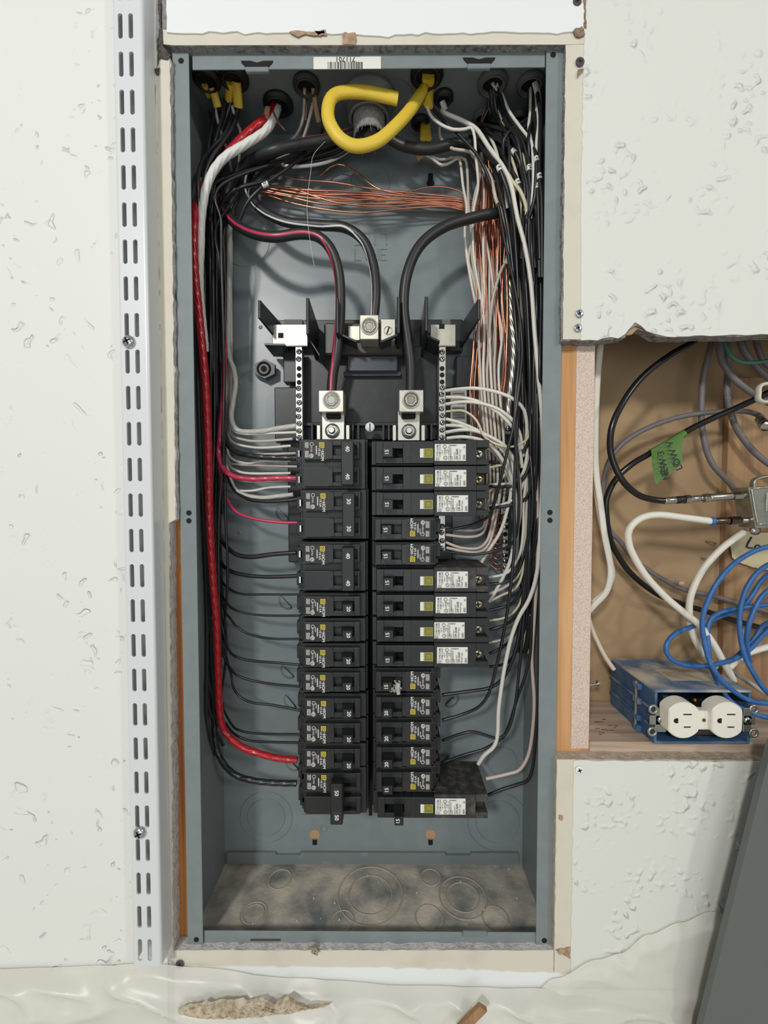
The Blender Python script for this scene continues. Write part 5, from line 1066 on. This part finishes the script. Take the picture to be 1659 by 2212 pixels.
b = MB(); zc = P(1520, 1556, -.001).z
b.pb(1404, 1546, 1632, 1566, -.0012, .0002, .0003); b.pb(1416, 1530, 1440, 1582, -.0012, .0002, .0005); b.pb(1606, 1530, 1624, 1582, -.0012, .0002, .0005)
b.done('yoke', STL, rc)
for x, y in ((1411, 1532), (1409, 1580), (1628, 1532), (1628, 1583)):
    b = MB(); b.ring(P(x, y, -.0005), (0, 1, 0), .0036, .0014, 18); b.done('plaster_ear', STL, rc)
for x, y in ((1427, 1555), (1614, 1556)):
    b = MB(); pan_screw(b, P(x, y, -.0014), .0034, h=.0018, rot=50); b.done('mounting_screw', [ZINC, DARK], rc)
b = MB(); b.pb(1450, 1534, 1596, 1590, .0, .026, .002); b.done('body', mat('dark_receptacle_body', C(52, 50, 46), .5), rc)
for x, y, m in ((1440, 1511, CGR), (1500, 1513, BRASS), (1530, 1515, BRASS)):
    b = MB(); b.cyl(P(x, y, .010), (0, 0, 1), .0036, .003, 14); b.done('side_screw', m, rc)
b = MB(); b.pb(1500, 1536, 1560, 1577, -.0085, .0, .0008); b.mi = 1; b.cyl(P(1521, 1556, -.0088), (0, 1, 0), .0018, .0006, 14); b.done('centre_bridge', [OUTL, mat('hole_brown', C(90, 80, 66), .6)], rc)
for cx in (1478, 1572):
    b = MB(); c = P(cx, 1557, -.0145); R_ = .0173; fl_ = .0142; pts = []
    for i in range(48):
        a = 2*math.pi*i/48; x = max(-fl_, min(fl_, R_*math.cos(a))); pts.append(Vector((x, 0, R_*math.sin(a))))
    A = [c+p*.94 for p in pts]; B_ = [c+p+Vector((0, .0012, 0)) for p in pts]; D_ = [c+p*1.0+Vector((0, .0145, 0)) for p in pts]
    n = 48; b.faces(A+B_+D_, [(i, (i+1) % n, n+(i+1) % n, n+i) for i in range(n)]+[(n+i, n+(i+1) % n, 2*n+(i+1) % n, 2*n+i) for i in range(n)]+[tuple(reversed(range(n)))])
    f = b.done('outlet_face', OUTL, rc)
    for dx, dz, ww, hh in ((.003, .0060, .0078, .0012), (.003, -.0060, .0064, .0012)):
        b = MB(); q = c+Vector((dx, -.0001, dz)); b.box(q.x-ww/2, q.x+ww/2, q.y, q.y+.0004, q.z-hh/2, q.z+hh/2); b.done('slot', DARK, f)
    b = MB(); q = c+Vector((-.0072, -.0001, 0)); b.prism([q+Vector((math.cos(a)*.0026, 0, math.sin(a)*.0024)) if math.cos(a) < 0 else q+Vector((.0016, 0, math.sin(a)*.0024)) for a in [2*math.pi*i/20 for i in range(20)]], (0, .0004, 0)); b.done('ground_hole', DARK, f)
# scuffs on the sill
b = MB(); rr = random.Random(8)
for k in range(12):
    x = rr.uniform(1284, 1330); y = rr.uniform(1550, 1588); c = PZ(x, y, ZT+.0002); l = rr.uniform(.002, .008); b.box(c.x, c.x+l, c.y, c.y+rr.uniform(.0003, .0009), c.z-.0002, c.z+.0002)
struct(b.done('wall_sill_scuffs', mat('dark_scuff', C(86, 62, 50), .9)))
# ------------------------------------------------------------------ grey cover leaning at the lower right
COVER = mat('grey_cover_enamel', C(98, 102, 99), .45, bump=(500, .04, .0003))
b = MB(); b.prism([P(1669, 1605, -.040), P(1484, 2350, -.040), P(2300, 2350, -.040), P(1900, 1605, -.040)], (0, .006, 0))
tag(b.done('panel_cover', COVER, loc=P(1700, 2350, -.04)), 'plain dark grey metal cover leaning against the wall at the lower right corner', 'panel cover')
# ------------------------------------------------------------------ plastic drop sheet and debris
from mathutils import noise as NZ
PLS = bpy.data.materials.new('translucent_plastic'); PLS.use_nodes = True; N = PLS.node_tree.nodes; L = PLS.node_tree.links
pb_ = N['Principled BSDF']; pb_.inputs['Base Color'].default_value = C(238, 236, 226); pb_.inputs['Roughness'].default_value = .32
tr = N.new('ShaderNodeBsdfTransparent'); tl = N.new('ShaderNodeBsdfTranslucent'); tl.inputs[0].default_value = C(226, 224, 214)
m1 = N.new('ShaderNodeMixShader'); m1.inputs[0].default_value = .12; L.new(pb_.outputs[0], m1.inputs[1]); L.new(tl.outputs[0], m1.inputs[2])
m2 = N.new('ShaderNodeMixShader'); m2.inputs[0].default_value = .30; L.new(m1.outputs[0], m2.inputs[1]); L.new(tr.outputs[0], m2.inputs[2]); L.new(m2.outputs[0], N['Material Output'].inputs[0])
def sheet(name, top, m, label, rows, nx=150, ny=46, seed=0, amp=1.0):
    """top: [(px, py)] upper hem on the wall; rows: [(t, dy px, Y)] profile toward the viewer"""
    xs = [p[0] for p in top]; V = []; F = []
    for i in range(nx+1):
        x = xs[0]+(xs[-1]-xs[0])*i/nx; k = 0
        while k < len(top)-2 and x > top[k+1][0]: k += 1
        t = (x-top[k][0])/(top[k+1][0]-top[k][0]); t = t*t*(3-2*t); y0 = top[k][1]*(1-t)+top[k+1][1]*t
        for j in range(ny+1):
            s_ = j/ny; a = 0
            while a < len(rows)-2 and s_ > rows[a+1][0]: a += 1
            tt = (s_-rows[a][0])/(rows[a+1][0]-rows[a][0]); yy = y0+(rows[a][1]*(1-tt)+rows[a+1][1]*tt); Y = rows[a][2]*(1-tt)+rows[a+1][2]*tt
            p = P(x, min(yy, 2420), Y)
            e = min(1, s_*6+.12)
            n1 = NZ.noise(Vector((p.x*9+seed, p.z*16, p.x*3))); n2 = 1-abs(NZ.noise(Vector((p.x*14+p.z*20+seed, p.z*22-p.x*6, 3.3))))*2.2; n3 = NZ.noise(Vector((p.x*60, p.z*80, 7+seed)))
            p = p+Vector((0, -e*amp*(.006*n1+.007*max(0, n2)**2+.0012*n3+.004), e*amp*.003*n1)); p.y = min(p.y, -.0095)
            V.append(p)
    for i in range(nx):
        for j in range(ny): F.append((i*(ny+1)+j, (i+1)*(ny+1)+j, (i+1)*(ny+1)+j+1, i*(ny+1)+j+1))
    b = MB(); b.faces(V, F, True); return tag(b.done(name, m), label, 'plastic sheet')
sheet('plastic_sheet', [(-250, 2098), (100, 2088), (330, 2080), (420, 2088), (640, 2112), (900, 2126), (1120, 2132), (1560, 2140)], PLS, 'crumpled translucent plastic drop sheet across the foot of the wall',
      [(0, 0, -.0095), (.12, 22, -.013), (.3, 60, -.016), (.42, 84, -.019), (1, 330, -.024)], amp=1.25)
sheet('plastic_sheet', [(1130, 2165), (1200, 2112), (1290, 2072), (1340, 2058), (1400, 2018), (1470, 1992), (1535, 1968), (1572, 1976), (1590, 2000)], PLS, 'second sheet of translucent plastic rising up the wall beside the grey cover',
      [(0, 0, -.0098), (.3, 60, -.011), (.6, 130, -.013), (1, 420, -.016)], nx=70, seed=5, amp=.55)
b = MB(); b.box(-1.1, 1.0, -.60, -.0095, -.62, -.58)
struct(b.done('floor_ledge', mat('pale_ledge_paint', C(206, 202, 188), .8, noise=(14, C(188, 180, 160), .45, .7))))
# sawdust heap
b = MB(); V = []; n1_, n2_ = 90, 26; rr = random.Random(4)
for i in range(n1_+1):
    for j in range(n2_+1):
        u = i/n1_; v = j/n2_; x = 385+u*330; y = 2184-u*18+(v-.5)*38*math.sin(math.pi*min(1, u*1.1+.06))**.6
        nz = NZ.noise(Vector((u*9, v*2, 1)))*12+NZ.noise(Vector((u*30, v*4, 5)))*5; y += nz*(1-v)
        h = math.sin(math.pi*u)**.5*math.sin(math.pi*v); p = P(x, y, -.027)
        V.append(p+Vector((0, -.006*h-.0022*rr.random()*h, .0015*rr.random()*h)))
b.faces(V, [(i*(n2_+1)+j, (i+1)*(n2_+1)+j, (i+1)*(n2_+1)+j+1, i*(n2_+1)+j+1) for i in range(n1_) for j in range(n2_)], False)
tag(b.done('sawdust_pile', mat('sawdust', C(204, 192, 168), .95, noise=(190, C(160, 142, 112), .42, .7, 8), bump=(500, .8, .002))), 'heap of tan sawdust and plaster crumbs lying on the plastic sheet', 'debris', kind='stuff')
b = MB(); A = P(1046, 2178, -.034); B_ = P(985, 2240, -.038); d = (B_-A); nn = Vector((d.z, 0, -d.x)).normalized()*.0042
b.prism([A-nn, A+nn*1.0+d*.06, B_+nn, B_-nn], (0, .004, 0)); tag(b.done('wood_splinter', wood('splinter_wood', C(168, 130, 94), C(138, 100, 66))), 'brown splinter of wood on the plastic at the bottom edge', 'wood scrap')
b = MB(); rr = random.Random(14); c = P(682, 2040, -.004)
for k in range(9): b.tube([c+Vector((rr.uniform(-.002, .002), -.002, rr.uniform(-.001, .002))), c+Vector((rr.uniform(-.004, .004), -.005, rr.uniform(-.004, .003))), c+Vector((rr.uniform(-.008, .008), -.002, rr.uniform(-.010, .004)))], .0006, 5)
tag(b.done('lint_tuft', mat('lint', C(160, 146, 128), .95)), 'tuft of dusty fibres stuck to the bottom lip of the box', 'debris')
b = MB(); rr = random.Random(15)
for k in range(26):
    c = PZ(rr.uniform(500, 1120), rr.uniform(1875, 2008), ZB+.0016); s_ = rr.uniform(.0003, .0010); b.box(c.x-s_, c.x+s_, c.y-s_, c.y+s_, c.z-.0004, c.z+s_, s_*.4)
tag(b.done('plaster_crumbs', mat('plaster_crumb', C(206, 198, 184), .95)), 'scattered plaster crumbs on the dusty floor of the grey box', 'debris', kind='stuff')
